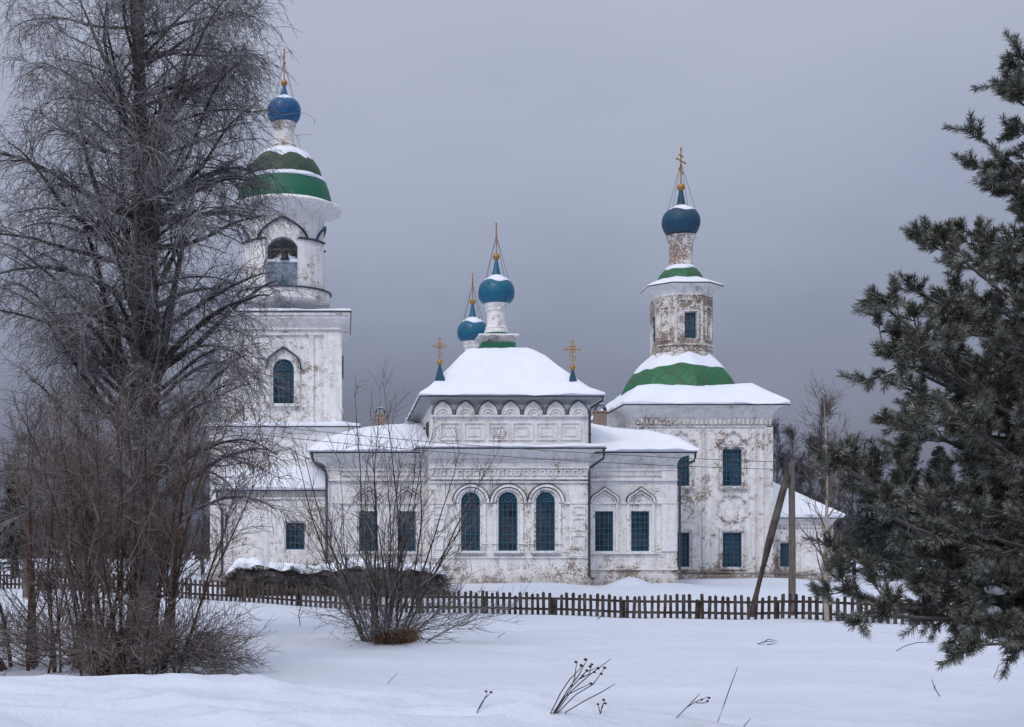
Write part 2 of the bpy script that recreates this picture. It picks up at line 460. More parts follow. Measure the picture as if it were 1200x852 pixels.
# ---------- south chapel (the block with three arched windows)
YC = 57.0
c0, c1 = wx(503, YC), wx(690, YC); ccx = (c0+c1)/2
zE = wz(527, YC)
mb = MB(); mb.box(c0, c1, YC, AX+10.5, -.5, zE); chw = part(mb, 'chapel_wall', M['wall'])
tfC = frame_tf((0, YC), (1, 0), (0, -1))
wins = [wx(p, YC) for p in (551.5, 595.3, 639.3)]; ww = 22.5*YC/F; wz0, wz1 = wz(645.5, YC), wz(576.5, YC)
cb = MB(tfC)
for x in wins: win_cut(cb, x, wz0, wz1, ww, True)
cut(chw, cb)
for x in wins: window(tfC, x, wz0, wz1, ww, True, 4, 6)
def H(py): return wz(py, YC)
tr = MB(deep(tfC))
# plinth, string courses, sills
tr.box(c0-.06, c1+.06, 0, .09, -.5, H(672)); tr.box(c0-.03, c1+.03, 0, .05, H(672), H(669))
tr.box(c0, c1, 0, .045, H(654), H(652))
for x in wins: tr.box(x-ww*.78, x+ww*.78, 0, .14, wz0-.10, wz0-.01)
spr = H(589)
segs = [c0] + [v for x in wins for v in (x-21*YC/F, x+21*YC/F)] + [c1]
for a, b in zip(segs[::2], segs[1::2]):
    if b-a > .1: tr.box(a, b, 0, .08, spr-.06, spr+.03)
for x in wins:
    R = 21.3*YC/F; zc = spr
    tr.band(arc(x, zc, R, n=22), arc(x, zc, R-.11, n=22), 0, .12)
    tr.band(arc(x, zc, R-.16, n=22), arc(x, zc, R-.24, n=22), 0, .07)
    # flat pilasters by each window
    for s_ in (-1, 1):
        e = x+s_*(ww/2+.17); tr.box(e-.07, e+.07, 0, .05, wz0, spr-.062)
    tr.box(x-ww/2-.3, x-ww/2-.04, 0, .085, wz0+.30, wz0+.36); tr.box(x+ww/2+.04, x+ww/2+.3, 0, .085, wz0+.30, wz0+.36)
tr.box(c0-.02, c1+.02, 0, .10, H(562), H(559.5)); tr.box(c0-.02, c1+.02, 0, .06, H(566), H(564.2))
n = 19
for i in range(n):     # row of sunk squares
    x = c0+.25+(c1-c0-.5)*i/(n-1); panel(tr, x-.13, x+.13, H(557.5), H(550.5), .045, .05)
tr.box(c0-.02, c1+.02, 0, .07, H(549), H(547.4))
for i in range(34):    # little scallops
    x = c0+.12+(c1-c0-.24)*i/33; tr.band(arc(x, H(541.5), .10, n=8), arc(x, H(541.5), .055, n=8), 0, .045)
# corner pilasters with panels
for a, b in ((wx(504, YC), wx(524, YC)), (wx(667, YC), wx(688.5, YC))):
    tr.box(a, b, 0, .055, H(652), spr-.064)
    m_ = (a+b)/2
    for z0_, z1_ in ((H(644), H(627)), (H(622), H(607)), (H(603), H(593))):
        for sx in (-1,):
            t_ = .05; u0, u1 = a+.13, b-.13
            tr.box(u0, u0+t_, .055, .09, z0_, z1_); tr.box(u1-t_, u1, .055, .09, z0_, z1_)
            tr.box(u0+t_, u1-t_, .055, .087, z0_, z0_+t_); tr.box(u0+t_, u1-t_, .055, .087, z1_-t_, z1_)
part(tr, 'wall_moulding', M['trim'])
for i, x in enumerate(wins):
    fl = MB(tfC); fl.band(arc(x, spr, 21.3*YC/F+.035, .08, PI-.08, 22), arc(x, spr, 21.3*YC/F+.002, .08, PI-.08, 22), 0, .24); part(fl, 'arch_flashing', M['metal'])
# wing + chapel cornice at one height
cv = MB(); cove(cv, c0, c1, YC, AX+10.5, H(538), zE-.02, .62); part(cv, 'cornice', M['trim'], CH, 40)
ev = MB(); ev.box(c0-.66, c1+.66, YC-.66, YC+1.2, zE-.018, zE+.05); part(ev, 'eave', M['metal'])
ledge_snow(c0-.60, c1+.6, YC-.62, YC+.6, zE+.05, .16)

# attic with the row of kokoshniks
YA = YC+.12; a0, a1 = wx(505.5, YA), wx(690.5, YA); zA = wz(463.5, YA-.5); depA = AX-.6
mb = MB(); mb.box(a0, a1, YA, depA, zE+.052, zA-.1); part(mb, 'attic_wall', M['wall'])
tfA = frame_tf((0, YA), (1, 0), (0, -1))
def HA(py): return wz(py, YA)
tr = MB(deep(tfA))
tr.box(a0-.03, a1+.03, 0, .09, HA(488.5), HA(486.6))
for i in range(6):
    u0 = a0+.3+(a1-a0-.6)*i/6; panel(tr, u0+.08, u0+(a1-a0-.6)/6-.08, HA(516), HA(495), .05, .045)
    panel(tr, u0+.26, u0+(a1-a0-.6)/6-.26, HA(511), HA(500), .04, .035)
tr.box(a0-.02, a1+.02, 0, .05, HA(521), HA(519))
part(tr, 'attic_moulding', M['trim'])
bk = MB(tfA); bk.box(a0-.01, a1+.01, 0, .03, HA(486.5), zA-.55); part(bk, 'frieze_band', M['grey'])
w7 = (a1-a0)/7
for i in range(7):
    x = a0+w7*(i+.5); hh = (486.5-470.2)*YA/F
    kk = MB(tfA); kk.prism(ogee(x, HA(486.5), w7*.86, hh, 20, .13), .032, .12); ko = part(kk, 'kokoshnik', M['trim'])
    ke = MB(tfA); ke.band(ogee(x, HA(486.4), w7*.91, hh*1.05, 20, .13), ogee(x, HA(486.4), w7*.85, hh*.98, 20, .13), .034, .16); ke.build('kokoshnik_rim', M['metal'], ko)
    for s_ in (.62, .38):
        k2 = MB(tfA); k2.band(arc(x, HA(486.4), w7*.5*s_, n=12), arc(x, HA(486.4), w7*.5*(s_-.13), n=12), .122, .19); k2.build('kokoshnik_roll', M['trim'], ko)
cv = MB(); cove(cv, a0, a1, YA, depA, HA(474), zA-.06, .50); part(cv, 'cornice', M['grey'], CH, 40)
ev = MB(); ev.box(a0-.56, a1+.56, YA-.56, depA+.5, zA-.058, zA+.0); part(ev, 'eave', M['metal'])
# windows on the chapel's west side, seen at a slant
tfW = frame_tf((a0, 0), (0, 1), (-1, 0))
for yv in (59.2, 61.6, 64.0):
    w_ = MB(tfW); 
    for s_ in (-1, 1): w_.box(yv+s_*.36-.06, yv+s_*.36+.06, 0, .08, HA(512), HA(490))
    w_.box(yv-.30, yv+.30, 0, .076, HA(492), HA(490)); w_.box(yv-.30, yv+.30, 0, .03, HA(512), HA(492.1))
    part(w_, 'blind_window', M['metal'])

# swept snow-laden roof of the chapel and its pedestal
ycen = 61.9; xcen = wx(582.5, 61.6); yb = depA+.5
e = (a0-.56, a1+.56, YA-.56, yb)
def mixr(t, z, hx=1.1, hy=1.1):
    x0 = e[0]+(xcen-hx-e[0])*t; x1 = e[1]+(xcen+hx-e[1])*t; y0 = e[2]+(ycen-hy-e[2])*t; y1 = e[3]+(ycen+hy-e[3])*t
    return (x0, x1, y0, y1, z)
zt = wz(408, 61.)
lv = [(e[0], e[1], e[2], e[3], zA+.002)]
for t, f in ((-.012, .018), (.0, .045), (.06, .10), (.16, .175), (.28, .29), (.42, .45), (.56, .63), (.70, .79), (.84, .92), (.94, .985), (1.0, 1.0)):
    lv.append(mixr(t, zA+(zt-zA)*f))
snow_loft(lv, 'snow_cover', 16, .05)
def pedestal(cx, cy, Y):
    k = Y/F; mb = MB()
    sq = lambda h, py: rect_ring(cx-h*k, cx+h*k, cy-h*k, cy+h*k, wz(py, Y))
    mb.rings([sq(20, 411), sq(20, 405.5), sq(19, 404)]); g = part(mb, 'pedestal_skirt', M['green'])
    mb = MB(); mb.rings([sq(15.5, 405), sq(17, 401), sq(20, 398.3), sq(23.5, 397.2), sq(23.5, 396)]); part(mb, 'pedestal', M['trim_worn'])
    mb = MB(); mb.rings([sq(23, 395.9), sq(22.6, 394.8), sq(16, 393.6), sq(10, 393.4)]); part(mb, 'snow_cover', M['snow'], CH, 60)
    mb = MB(); mb.lathe([(15.5*k, wz(394, Y)), (14.5*k, wz(391.5, Y)), (13, wz(391, Y)) if 0 else (12.5*k, wz(389.5, Y))], cx, cy, 8, ph=PI/8); part(mb, 'drum_skirt', M['green'])
ON = [(14.6, 356.5), (18.2, 353.5), (20.6, 349), (21.3, 343.5), (20.4, 337), (17.4, 331.2), (12.4, 327.6), (7.2, 325), (5.2, 321.5), (3.6, 315), (2.3, 308), (1.5, 303)]
DR = [(14, 391), (14, 388), (12.6, 386.5), (13.4, 385), (12, 383), (11, 381.5), (10.7, 366), (12.4, 364.5), (12.4, 361.5), (13.8, 360), (13.8, 358), (14.6, 357), (14.6, 355.6)]
Ys = 61.9
pedestal(xcen, ycen, Ys)
cupola(xcen, ycen, Ys, ON, DR, (301, 4.1), (298, 262), M['teal'], M['trim'], (.12, .993))
# the matching north chapel behind
yn = 2*AX-ycen; 
mb = MB(); mb.box(a0, a1, AX+.6, AX+10.5, zE, zA-.1); part(mb, 'attic_wall', M['wall'])
lvn = [(x0, x1, 2*AX-y1, 2*AX-y0, z) for x0, x1, y0, y1, z in lv]
snow_loft(lvn, 'snow_cover', 10, .05)
pedestal(xcen, yn, Ys)
cupola(xcen, yn, Ys, ON, DR, (301, 4.1), (298, 262), M['teal'], M['trim'], (.12, .993))
# corner finials with gilt crosses
for px, yy, top in ((515.3, 446, 397), (671.0, 452, 400)):
    Yf = 57.9; X = wx(px, Yf); k = Yf/F; zb = wz(yy+4, Yf)
    c = MB(); c.rings([[(X+s*math.cos(PI/4+i*PI/2)*1.41, Yf+s*math.sin(PI/4+i*PI/2)*1.41, z) for i in range(4)] for s, z in ((6.2*k, zb-.25), (5.8*k, wz(yy, Yf)), (3.2*k, wz(yy-10, Yf)), (1.0*k, wz(yy-19, Yf)))])
    fn = part(c, 'corner_finial', M['blue_old'])
    b = MB(); b.ball((X, Yf, wz(yy-21.5, Yf)), 3.4*k, 14); b.build('gilt_ball', M['gold'], fn, True)
    gilt_cross((X, Yf, wz(yy-24, Yf)), (yy-24-top)*k, (1, 0), True, fn)

# ---------- refectory wings left and right of the chapel
YW = 58.3
r0, r1 = wx(382, YW), wx(793.5, YW); zW = wz(530.5, YW-.7)
mb = MB(); mb.box(r0, c0-.004, YW, 2*AX-YW, -.5, zW); lw = part(mb, 'refectory_wall', M['wall'])
mb = MB(); mb.box(c1+.004, r1, YW, 2*AX-YW, -.5, zW); rw = part(mb, 'refectory_wall', M['wall'])
tfR = frame_tf((0, YW), (1, 0), (0, -1))
def HW(py): return wz(py, YW)
rww = 21.5*YW/F
for wl, pxs in ((rw, (708.0, 750.3)), (lw, (431.5, 476.5))):
    cb = MB(tfR)
    for p in pxs: win_cut(cb, wx(p, YW), HW(646), HW(599), rww, False)
    cut(wl, cb)
    for p in pxs: window(tfR, wx(p, YW), HW(646), HW(599), rww, False, 4, 7)
    tr = MB(deep(tfR)); u0, u1 = (c1+.09, r1) if wl is rw else (r0, c0-.09)
    tr.box(u0, u1, 0, .08, -.5, HW(672)); tr.box(u0, u1, 0, .05, HW(668), HW(666))
    tr.box(u0, u1 if wl is lw else wx(773, YW), 0, .09, HW(649), HW(646.5))
    tr.box(u0, u1, 0, .07, HW(590.3), HW(588.6)); tr.box(u0, u1, 0, .09, HW(563.5), HW(561)); tr.box(u0, u1, 0, .06, HW(551.5), HW(549.5))
    tr.box(u0, u1, 0, .04, HW(557.5), HW(556.3))
    a, b = (wx(775, YW), r1-.01) if wl is rw else (r0+.01, wx(400, YW))
    tr.box(a, b, 0, .05, HW(646), HW(590.5)); tr.box(a, b, 0, .045, HW(561), HW(552))
    m0 = .09
    for p in pxs:
        x = wx(p, YW); w = 33.5*YW/F; h = 17.5*YW/F
        tr.band(ogee(x, HW(588.5), w, h), ogee(x, HW(588.5), w*.86, h*.84), 0, .13)
        tr.band(ogee(x, HW(588.5), w*.78, h*.74), ogee(x, HW(588.5), w*.70, h*.65), 0, .07)
        for s_ in (-1, 1):
            tr.box(x+s_*(rww/2+.16)-.06, x+s_*(rww/2+.16)+.06, 0, .05, HW(646), HW(590.5))
    part(tr, 'wall_moulding', M['trim'])
for wl, pxs in ((rw, (708.0, 750.3)), (lw, (431.5, 476.5))):
    for p in pxs:
        x = wx(p, YW); fl = MB(tfR); fl.band(ogee(x, HW(588.4), 34.6*YW/F, 18.3*YW/F), ogee(x, HW(588.5), 33.7*YW/F, 17.6*YW/F), 0, .27); part(fl, 'pediment_flashing', M['metal'])
cv = MB(); cove(cv, r0, c0-.01, YW, 2*AX-YW, HW(543), zW-.02, .68); part(cv, 'cornice', M['trim'], CH, 40)
cv = MB(); cove(cv, c1+.01, r1, YW, 2*AX-YW, HW(543), zW-.02, .68); part(cv, 'cornice', M['trim'], CH, 40)
for u0, u1, ys in ((r0-.72, c0-.67, 1), (c1+.67, r1+.72, 1)):
    ev = MB(); ev.box(u0, u1, YW-.72, 2*AX-YW+.72, zW-.018, zW+.045); part(ev, 'eave', M['metal'])
# hipped roofs under thick snow, one each side of the chapel
zr = wz(497, 66.); zb = zW+.045
def wing_snow(side):
    o = (r1+.75) if side > 0 else (r0-.75); i = (c1-.3) if side > 0 else (c0+.3)
    lv = []
    for t, f in ((0, 0), (-.02, .04), (.0, .10), (.05, .20), (.14, .35), (.30, .56), (.5, .75), (.75, .93), (1, 1.03)):
        xo = o+(i+side*.6-o)*t*.97; y0 = YW-.72+(AX-.6-(YW-.72))*max(t, -.025); y1 = 2*AX-y0
        z = zb+(zr-zb)*f
        lv.append((i, xo, y0, y1, z) if side > 0 else (xo, i, y0, y1, z))
    return snow_loft(lv, 'snow_cover', 18, .07)
wing_snow(1); wing_snow(-1)
# brick chimneys
def chimney(px, Y, w, y0, y1):
    X = wx(px, Y); k = Y/F; z0, z1 = wz(y0, Y), wz(y1, Y); h = w*k/2
    mb = MB(); mb.box(X-h, X+h, Y-h, Y+h, z0-.4, z1); mb.box(X-h*1.15, X+h*1.15, Y-h*1.15, Y+h*1.15, z1, z1+.09)
    c = part(mb, 'chimney', M['brick'])
    cp = MB(); cp.band(arc(X, z1+.09, h*1.05, n=10, sq=1.15), arc(X, z1+.09, h*.86, n=10, sq=1.1), Y-h, Y+h)
    cp.build('chimney_cap', M['metal'], c)
    s_ = MB(); s_.band(arc(X, z1+.16, h*.8, PI*.2, PI*.8, 8, 1.4), arc(X, z1+.1, h*.75, PI*.2, PI*.8, 8, 1.1), Y-h*.9, Y+h*.5); s_.build('snow_cover', M['snow'], c, 50)
chimney(445.5, 65.0, 12, 512, 487.5); chimney(703, 65.6, 13, 506, 484)

# downpipes
def pipe(pts, name='downpipe'):
    mb = MB(); mb.tube(pts, .058, 8)
    for p in pts[2:-2]: pass
    z = pts[-2][2]+.5
    while z < pts[-3][2]-.3:
        mb.tube([(pts[-2][0], pts[-2][1], z), (pts[-2][0], pts[-2][1], z+.06)], .075, 8); z += 1.35
    part(mb, name, M['metal'], CH, 40)
Yp = YC-.27
pipe([(wx(708, YC-.66), YC-.6, zE+.02), (wx(708, YC-.66), YC-.6, wz(533, YC-.6)), (wx(707.5, YC-.66), YC-.6, wz(537, YC-.6)), (wx(691.5, Yp), Yp, wz(548, Yp)), (wx(690.5, Yp), Yp, wz(553, Yp)), (wx(690.5, Yp), Yp, wz(675, Yp)), (wx(696, Yp), Yp-.1, wz(679, Yp))])
Yq = YW-.26
pipe([(r1+.66, YW-.6, zW), (r1+.66, YW-.6, wz(535, YW-.6)), (r1+.62, YW-.6, wz(540, YW-.6)), (wx(797, Yq), Yq, wz(547, Yq)), (wx(796.5, Yq), Yq, wz(552, Yq)), (wx(796.5, Yq), Yq, wz(667, Yq)), (wx(804, Yq), Yq-.1, wz(673, Yq))])
Yt = YA-.24
pipe([(a1+.50, YA-.5, zA-.03), (a1+.5, YA-.5, wz(470, Yt)), (wx(692.5, Yt), Yt, wz(478, Yt)), (wx(691, Yt), Yt, wz(482, Yt)), (wx(691, Yt), Yt, wz(523, Yt)), (wx(692, Yt), Yt-.1, wz(524.5, Yt))])
pipe([(r0-.62, YW-.6, zW), (r0-.62, YW-.6, wz(535, YW-.6)), (r0-.55, YW-.5, wz(541, YW-.6)), (r0-.02, Yq, wz(552, Yq)), (r0+.03, Yq, wz(558, Yq)), (r0+.03, Yq, wz(667, Yq)), (r0-.2, Yq-.1, wz(673, Yq))])

# ---------- main church: two storeys under an octagonal dome
YM = 63.5; m0, m1 = wx(743.5, YM), wx(904.5, YM); mcx = (m0+m1)/2; mback = 2*AX-YM
zM = wz(473.5, YM-.7)
def HM(py): return wz(py, YM)
mb = MB(); mb.box(m0, m1, YM, mback, -.5, zM-.1); mw = part(mb, 'main_wall', M['wall_main'])
tfM = frame_tf((0, YM), (1, 0), (0, -1))
mxs = [wx(797, YM), wx(858.2, YM)]; mww = 22.5*YM/F
cb = MB(tfM)
for x in mxs:
    for y0, y1 in ((664.5, 624.0), (569.5, 526.5)): win_cut(cb, x, HM(y0), HM(y1), mww, False)
cut(mw, cb)
tfMW = frame_tf((m0, 0), (0, 1), (-1, 0))
for x in mxs:
    for y0, y1 in ((664.5, 624.0), (569.5, 526.5)): window(tfM, x, HM(y0), HM(y1), mww, False, 5, 7)
tr = MB(deep(tfM))
tr.box(m0-.06, m1+.06, 0, .09, -.5, HM(673)); tr.box(m0-.02, m1+.02, 0, .05, HM(671), HM(669.5))
for x in mxs:
    surround(tr, x, HM(569.5), HM(526.5), mww, .10, .07, .09); surround(tr, x, HM(664.5), HM(624), mww, .10, .07, .09)
    tr.box(x-mww/2-.25, x+mww/2+.25, 0, .11, HM(572.8), HM(570.5)); tr.box(x-mww/2-.2, x+mww/2+.2, 0, .10, HM(667.5), HM(665.5))
for a, b in ((822.5, 825), (885.5, 887.2), (895.0, 896.8), (745, 748)):
    tr.box(wx(a, YM), wx(b, YM), 0, .07, HM(669), HM(499))
tr.box(wx(896.9, YM), m1+.03, 0, .05, HM(669), HM(499))
tr.box(m0, m1, 0, .05, HM(500.5), HM(499.2))
part(tr, 'wall_moulding', M['trim_worn'])
tt = MB(deep(tfM))
for i in range(30):
    x = m0+.12+(m1-m0-.24)*i/29; z = HM(497)
    tt.prism([(x-.085, z), (x+.085, z), (x+.06, z+.16), (x, z+.30), (x-.06, z+.16)], 0, .08)
part(tt, 'tooth_frieze', M['trim_worn'])
# moulded cartouches
for x in mxs:
    ct = MB(deep(tfM))
    def lobed(cx, cz, w, h, k=.16, n=72, lob=8):
        p = []
        for i in range(n+1):
            a = 2*PI*i/n; q = 1+k*abs(math.sin(a*lob/2)) - k*.5
            p.append((cx+w/2*q*math.copysign(abs(math.cos(a))**.8, math.cos(a)), cz+h/2*q*math.copysign(abs(math.sin(a))**.8, math.sin(a))))
        return p
    cz = HM(595.5); L = lobed(x, cz, 1.50, 1.32); Li = lobed(x, cz, 1.33, 1.16)
    ct.band(L, Li, 0, .06)
    part(ct, 'cartouche', M['trim_worn']); ct = MB(deep(tfM))
    # scrolled crest above the upper window
    w, zb = .80, HM(521)
    crest = [(-1, 0), (-1.05, .16), (-.85, .28), (-.62, .24), (-.55, .42), (-.4, .58), (-.2, .62), (0, .78), (.2, .62), (.4, .58), (.55, .42), (.62, .24), (.85, .28), (1.05, .16), (1, 0)]
    ct.band([(x+u*w, zb+.02+z*.95) for u, z in crest], [(x+u*w*.87, zb+.02+z*.82) for u, z in crest], 0, .075)
    part(ct, 'window_crest', M['trim_worn'])
cv = MB(); cove(cv, m0, m1, YM, mback, HM(489), zM-.05, .62, 7); part(cv, 'cornice', M['trim'], CH, 40)
ev = MB(); ev.box(m0-.68, m1+.68, YM-.68, mback+.68, zM-.048, zM+.01); part(ev, 'eave', M['metal'])
# dome
Dk = AX/F; dcx = wx(798, AX)
def HD(py): return wz(py, AX)
om = poly_mult(8, PI/8*0)
dprof = [(73, 470), (70, 463), (66.5, 455), (61, 445), (53, 435), (45, 427.5), (37, 421), (33, 417.5)]
dprof = [(r*Dk, HD(y)) for r, y in dprof]
def octm(a):
    s = PI/4; b = (a-PI/2) % s - s/2; return math.cos(PI/8)/math.cos(b)
mb = MB(); mb.lathe(dprof, dcx, AX, 64, octm, PI/64*0); dome = part(mb, 'dome_roof', M['green_old'], CH, 24)
snow_shell(dprof, dcx, AX, lambda a: .585+.05*math.sin(a*3+.8)+.025*math.sin(a*7+2)+.015*math.sin(a*13), lambda a: .99, .09, 72, octm, parent=dome)
lv = []
ex = (m0-.68, m1+.68, YM-.68, mback+.68)
for t, f in ((0, 0), (-.012, .05), (.0, .11), (.08, .19), (.25, .38), (.5, .66), (.72, .90), (.9, 1.08), (1., 1.12)):
    hx = 2.66; x0 = ex[0]+(dcx-hx-ex[0])*t; x1 = ex[1]+(dcx+hx-ex[1])*t; y0 = ex[2]+(AX-hx-ex[2])*t; y1 = ex[3]+(AX+hx-ex[3])*t
    lv.append((x0, x1, y0, y1, zM+.012+(HD(460)-zM)*f*.9+.16*t*math.sin(3*t)))
snow_loft(lv, 'snow_cover', 18, .06)
# octagonal lantern, chamfered square
def cham(h, c, z, cx=None, cy=AX):
    cx = dcx if cx is None else cx
    return [(cx-h+c, cy-h, z), (cx+h-c, cy-h, z), (cx+h, cy-h+c, z), (cx+h, cy+h-c, z), (cx+h-c, cy+h, z), (cx-h+c, cy+h, z), (cx-h, cy+h-c, z), (cx-h, cy-h+c, z)]
hl = 33.5*Dk*.97
mb = MB(); mb.rings([cham(hl, hl*.5, HD(424)), cham(hl, hl*.5, HD(344))]); ln = part(mb, 'lantern_wall', M['wall_drum'])
YL = AX-hl; tfL = frame_tf((0, YL), (1, 0), (0, -1)); tfL2 = frame_tf((dcx-hl, 0), (0, 1), (-1, 0))
lz0, lz1 = wz(396, YL), wz(366, YL); lw_ = 13.*YL/F; lx = wx(809, YL)
cb = MB(tfL); win_cut(cb, lx, lz0, lz1, lw_, False, .2); cut(ln, cb)
cb = MB(tfL2); win_cut(cb, AX-.1, lz0, lz1, lw_, False, .2); cut(ln, cb)
window(tfL, lx, lz0, lz1, lw_, False, 2, 3, .2, .04); window(tfL2, AX-.1, lz0, lz1, lw_, False, 2, 3, .2, .04)
tr = MB(deep(tfL)); surround(tr, lx, lz0, lz1, lw_, .07, .05, .05)
tr.box(dcx-hl*.5, dcx+hl*.5, 0, .05, wz(404, YL), wz(402.5, YL)); tr.box(dcx-hl*.5, dcx+hl*.5, 0, .06, wz(417, YL), wz(412, YL))
for a, b in ((-.5, -.42), (.42, .5)): tr.box(dcx+hl*a, dcx+hl*b, 0, .05, wz(402, YL), wz(350, YL))
for i in range(9):
    x = dcx-hl*.42+hl*.84*i/8; tr.prism([(x-.05, wz(352, YL)), (x+.05, wz(352, YL)), (x, wz(347, YL))], 0, .05)
part(tr, 'wall_moulding', M['trim_worn'])
s2 = hl*.5/2; 
for sgn in (-1, 1):     # mouldings on the chamfered faces
    ox, oy = dcx+sgn*(hl-s2), AX-hl+s2; n_ = (sgn*.7071, -.7071); u_ = (.7071, sgn*.7071)
    tfc = frame_tf((ox, oy), u_, n_); q = MB(deep(tfc)); hwid = hl*.5*.7071
    q.box(-hwid+.02, hwid-.02, 0, .05, wz(404, YL), wz(402.5, YL)); q.box(-hwid+.02, hwid-.02, 0, .06, wz(417, YL), wz(412, YL))
    panel(q, -hwid*.55, hwid*.55, wz(398, YL), wz(358, YL), .05, .05); part(q, 'wall_moulding', M['trim_worn'])
mb = MB(); rs = []
for i in range(7):
    t = i/6; hh = hl+.02+(10.5*Dk)*(1-math.cos(t*PI/2)); rs.append(cham(hh, hh*.5, HD(352)+(HD(340.5)-HD(352))*math.sin(t*PI/2)))
mb.rings(rs); part(mb, 'cornice', M['trim'], CH, 30)
hh = hl+11*Dk
mb = MB(); mb.rings([cham(hh, hh*.5, HD(340.4)), cham(hh, hh*.5, HD(339.2))]); part(mb, 'eave', M['metal'])
def cr(f, z): return cham(hh*f, hh*f*.5, z)
mb = MB(); mb.rings([cr(1., HD(339.1)), cr(.99, HD(338)), cr(.9, HD(335.5)), cr(.75, HD(332.5)), cr(.62, HD(330)), cr(.5, HD(328))]); part(mb, 'snow_cover', M['snow'], CH, 50)
cprof = [(28.5, 334), (28, 330), (25.5, 324), (21, 318.5), (15.5, 314.5), (14, 313)]
cprof = [(r*Dk, HD(y)) for r, y in cprof]
mb = MB(); mb.lathe(cprof, dcx, AX, 48, octm); lr = part(mb, 'lantern_roof', M['green_old'], CH, 24)
snow_shell(cprof, dcx, AX, lambda a: .74+.07*math.sin(a*2+2.5)+.04*math.sin(a*5), lambda a: .99, .08, 48, octm, parent=lr)
ONM = [(15, 277), (18.5, 272.5), (21.3, 266), (22.1, 260.5), (21, 254), (17.8, 248.6), (12.6, 245), (7.2, 242.6), (5., 239), (3.8, 232), (2.5, 225), (1.8, 221)]
DRM = [(14.2, 316), (14.2, 309), (13.6, 308), (13.6, 286), (14.2, 284), (15.4, 281), (17.6, 278.6), (17.8, 277)]
cupola(dcx, AX, AX, ONM, DRM, (219.5, 4.6), (216, 174), M['blue_old'], M['wall_drum'], (.62, .785), .08, drum_mult=None, dseg=16)

# ---------- low east apse
YE = 65.2; e0, e1 = m1+.01, wx(975, YE); zEp = wz(606.5, YE-.4)
mb = MB(); mb.box(e0, e1, YE, 2*AX-YE, -.5, zEp-.06); ew = part(mb, 'apse_wall', M['wall_main'])
tfE = frame_tf((0, YE), (1, 0), (0, -1)); xw = wx(920.5, YE); ewz0, ewz1 = wz(664, YE), wz(636.5, YE); eww = 12.5*YE/F
cb = MB(tfE); win_cut(cb, xw, ewz0, ewz1, eww, False); cut(ew, cb); window(tfE, xw, ewz0, ewz1, eww, False, 3, 5, fw=.045)
tr = MB(deep(tfE)); surround(tr, xw, ewz0, ewz1, eww, .08, .06, .08); tr.box(e0, e1+.03, 0, .07, wz(672, YE), wz(670, YE)); tr.box(e0, e1+.03, 0, .06, wz(618, YE), wz(616, YE))
tr.box(e1-.4, e1+.02, 0, .05, wz(670, YE), wz(618.2, YE)); part(tr, 'wall_moulding', M['trim_worn'])
cv = MB(); cove(cv, e0, e1, YE, 2*AX-YE, zEp-.38, zEp-.05, .34, 4); part(cv, 'cornice', M['trim'], CH, 40)
ev = MB(); ev.box(e0, e1+.4, YE-.4, 2*AX-YE+.4, zEp-.048, zEp); part(ev, 'eave', M['metal'])
lv = []
for t, f in ((0, 0), (-.02, .06), (.0, .10), (.1, .2), (.3, .40), (.6, .70), (.85, .95), (1, 1)):
    y0 = YE-.4+(AX-(YE-.4))*t*.9; lv.append((e0-.1, e1+.42+(e0+.6-e1-.42)*t, y0, 2*AX-y0, zEp+.002+(wz(563, AX)-zEp)*f))
snow_loft(lv, 'snow_cover', 12, .04)

# ---------- bell tower
tx = wx(333, AX); hw = 2.93; YT = AX-hw
zt0, zt1 = wz(501, YT), wz(364, YT-.6)
def HT(py): return wz(py, YT)
# bottom tier
hb = hw+.62
mb = MB(); mb.box(tx-hb, tx+hb, AX-hb, AX+hb, -.5, wz(503, YT)); part(mb, 'tower_wall', M['wall_tower'])
cv = MB(); cove(cv, tx-hb, tx+hb, AX-hb, AX+hb, HT(516), HT(503), .35, 5); part(cv, 'cornice', M['trim'], CH, 40)
ev = MB(); ev.box(tx-hb-.4, tx+hb+.4, AX-hb-.4, AX+hb+.4, HT(503)+.002, HT(501.6)); part(ev, 'eave', M['metal'])
lv = []
for t, f in ((0, 0), (-.02, .3), (0., .55), (.3, .8), (.8, 1.25), (1., 1.4)):
    q = hb+.4-(hb+.4-hw+.1)*t; lv.append((tx-q, tx+q, AX-q, AX+q, HT(501.5)+.24*f))
snow_loft(lv, 'snow_cover', 20, .05)
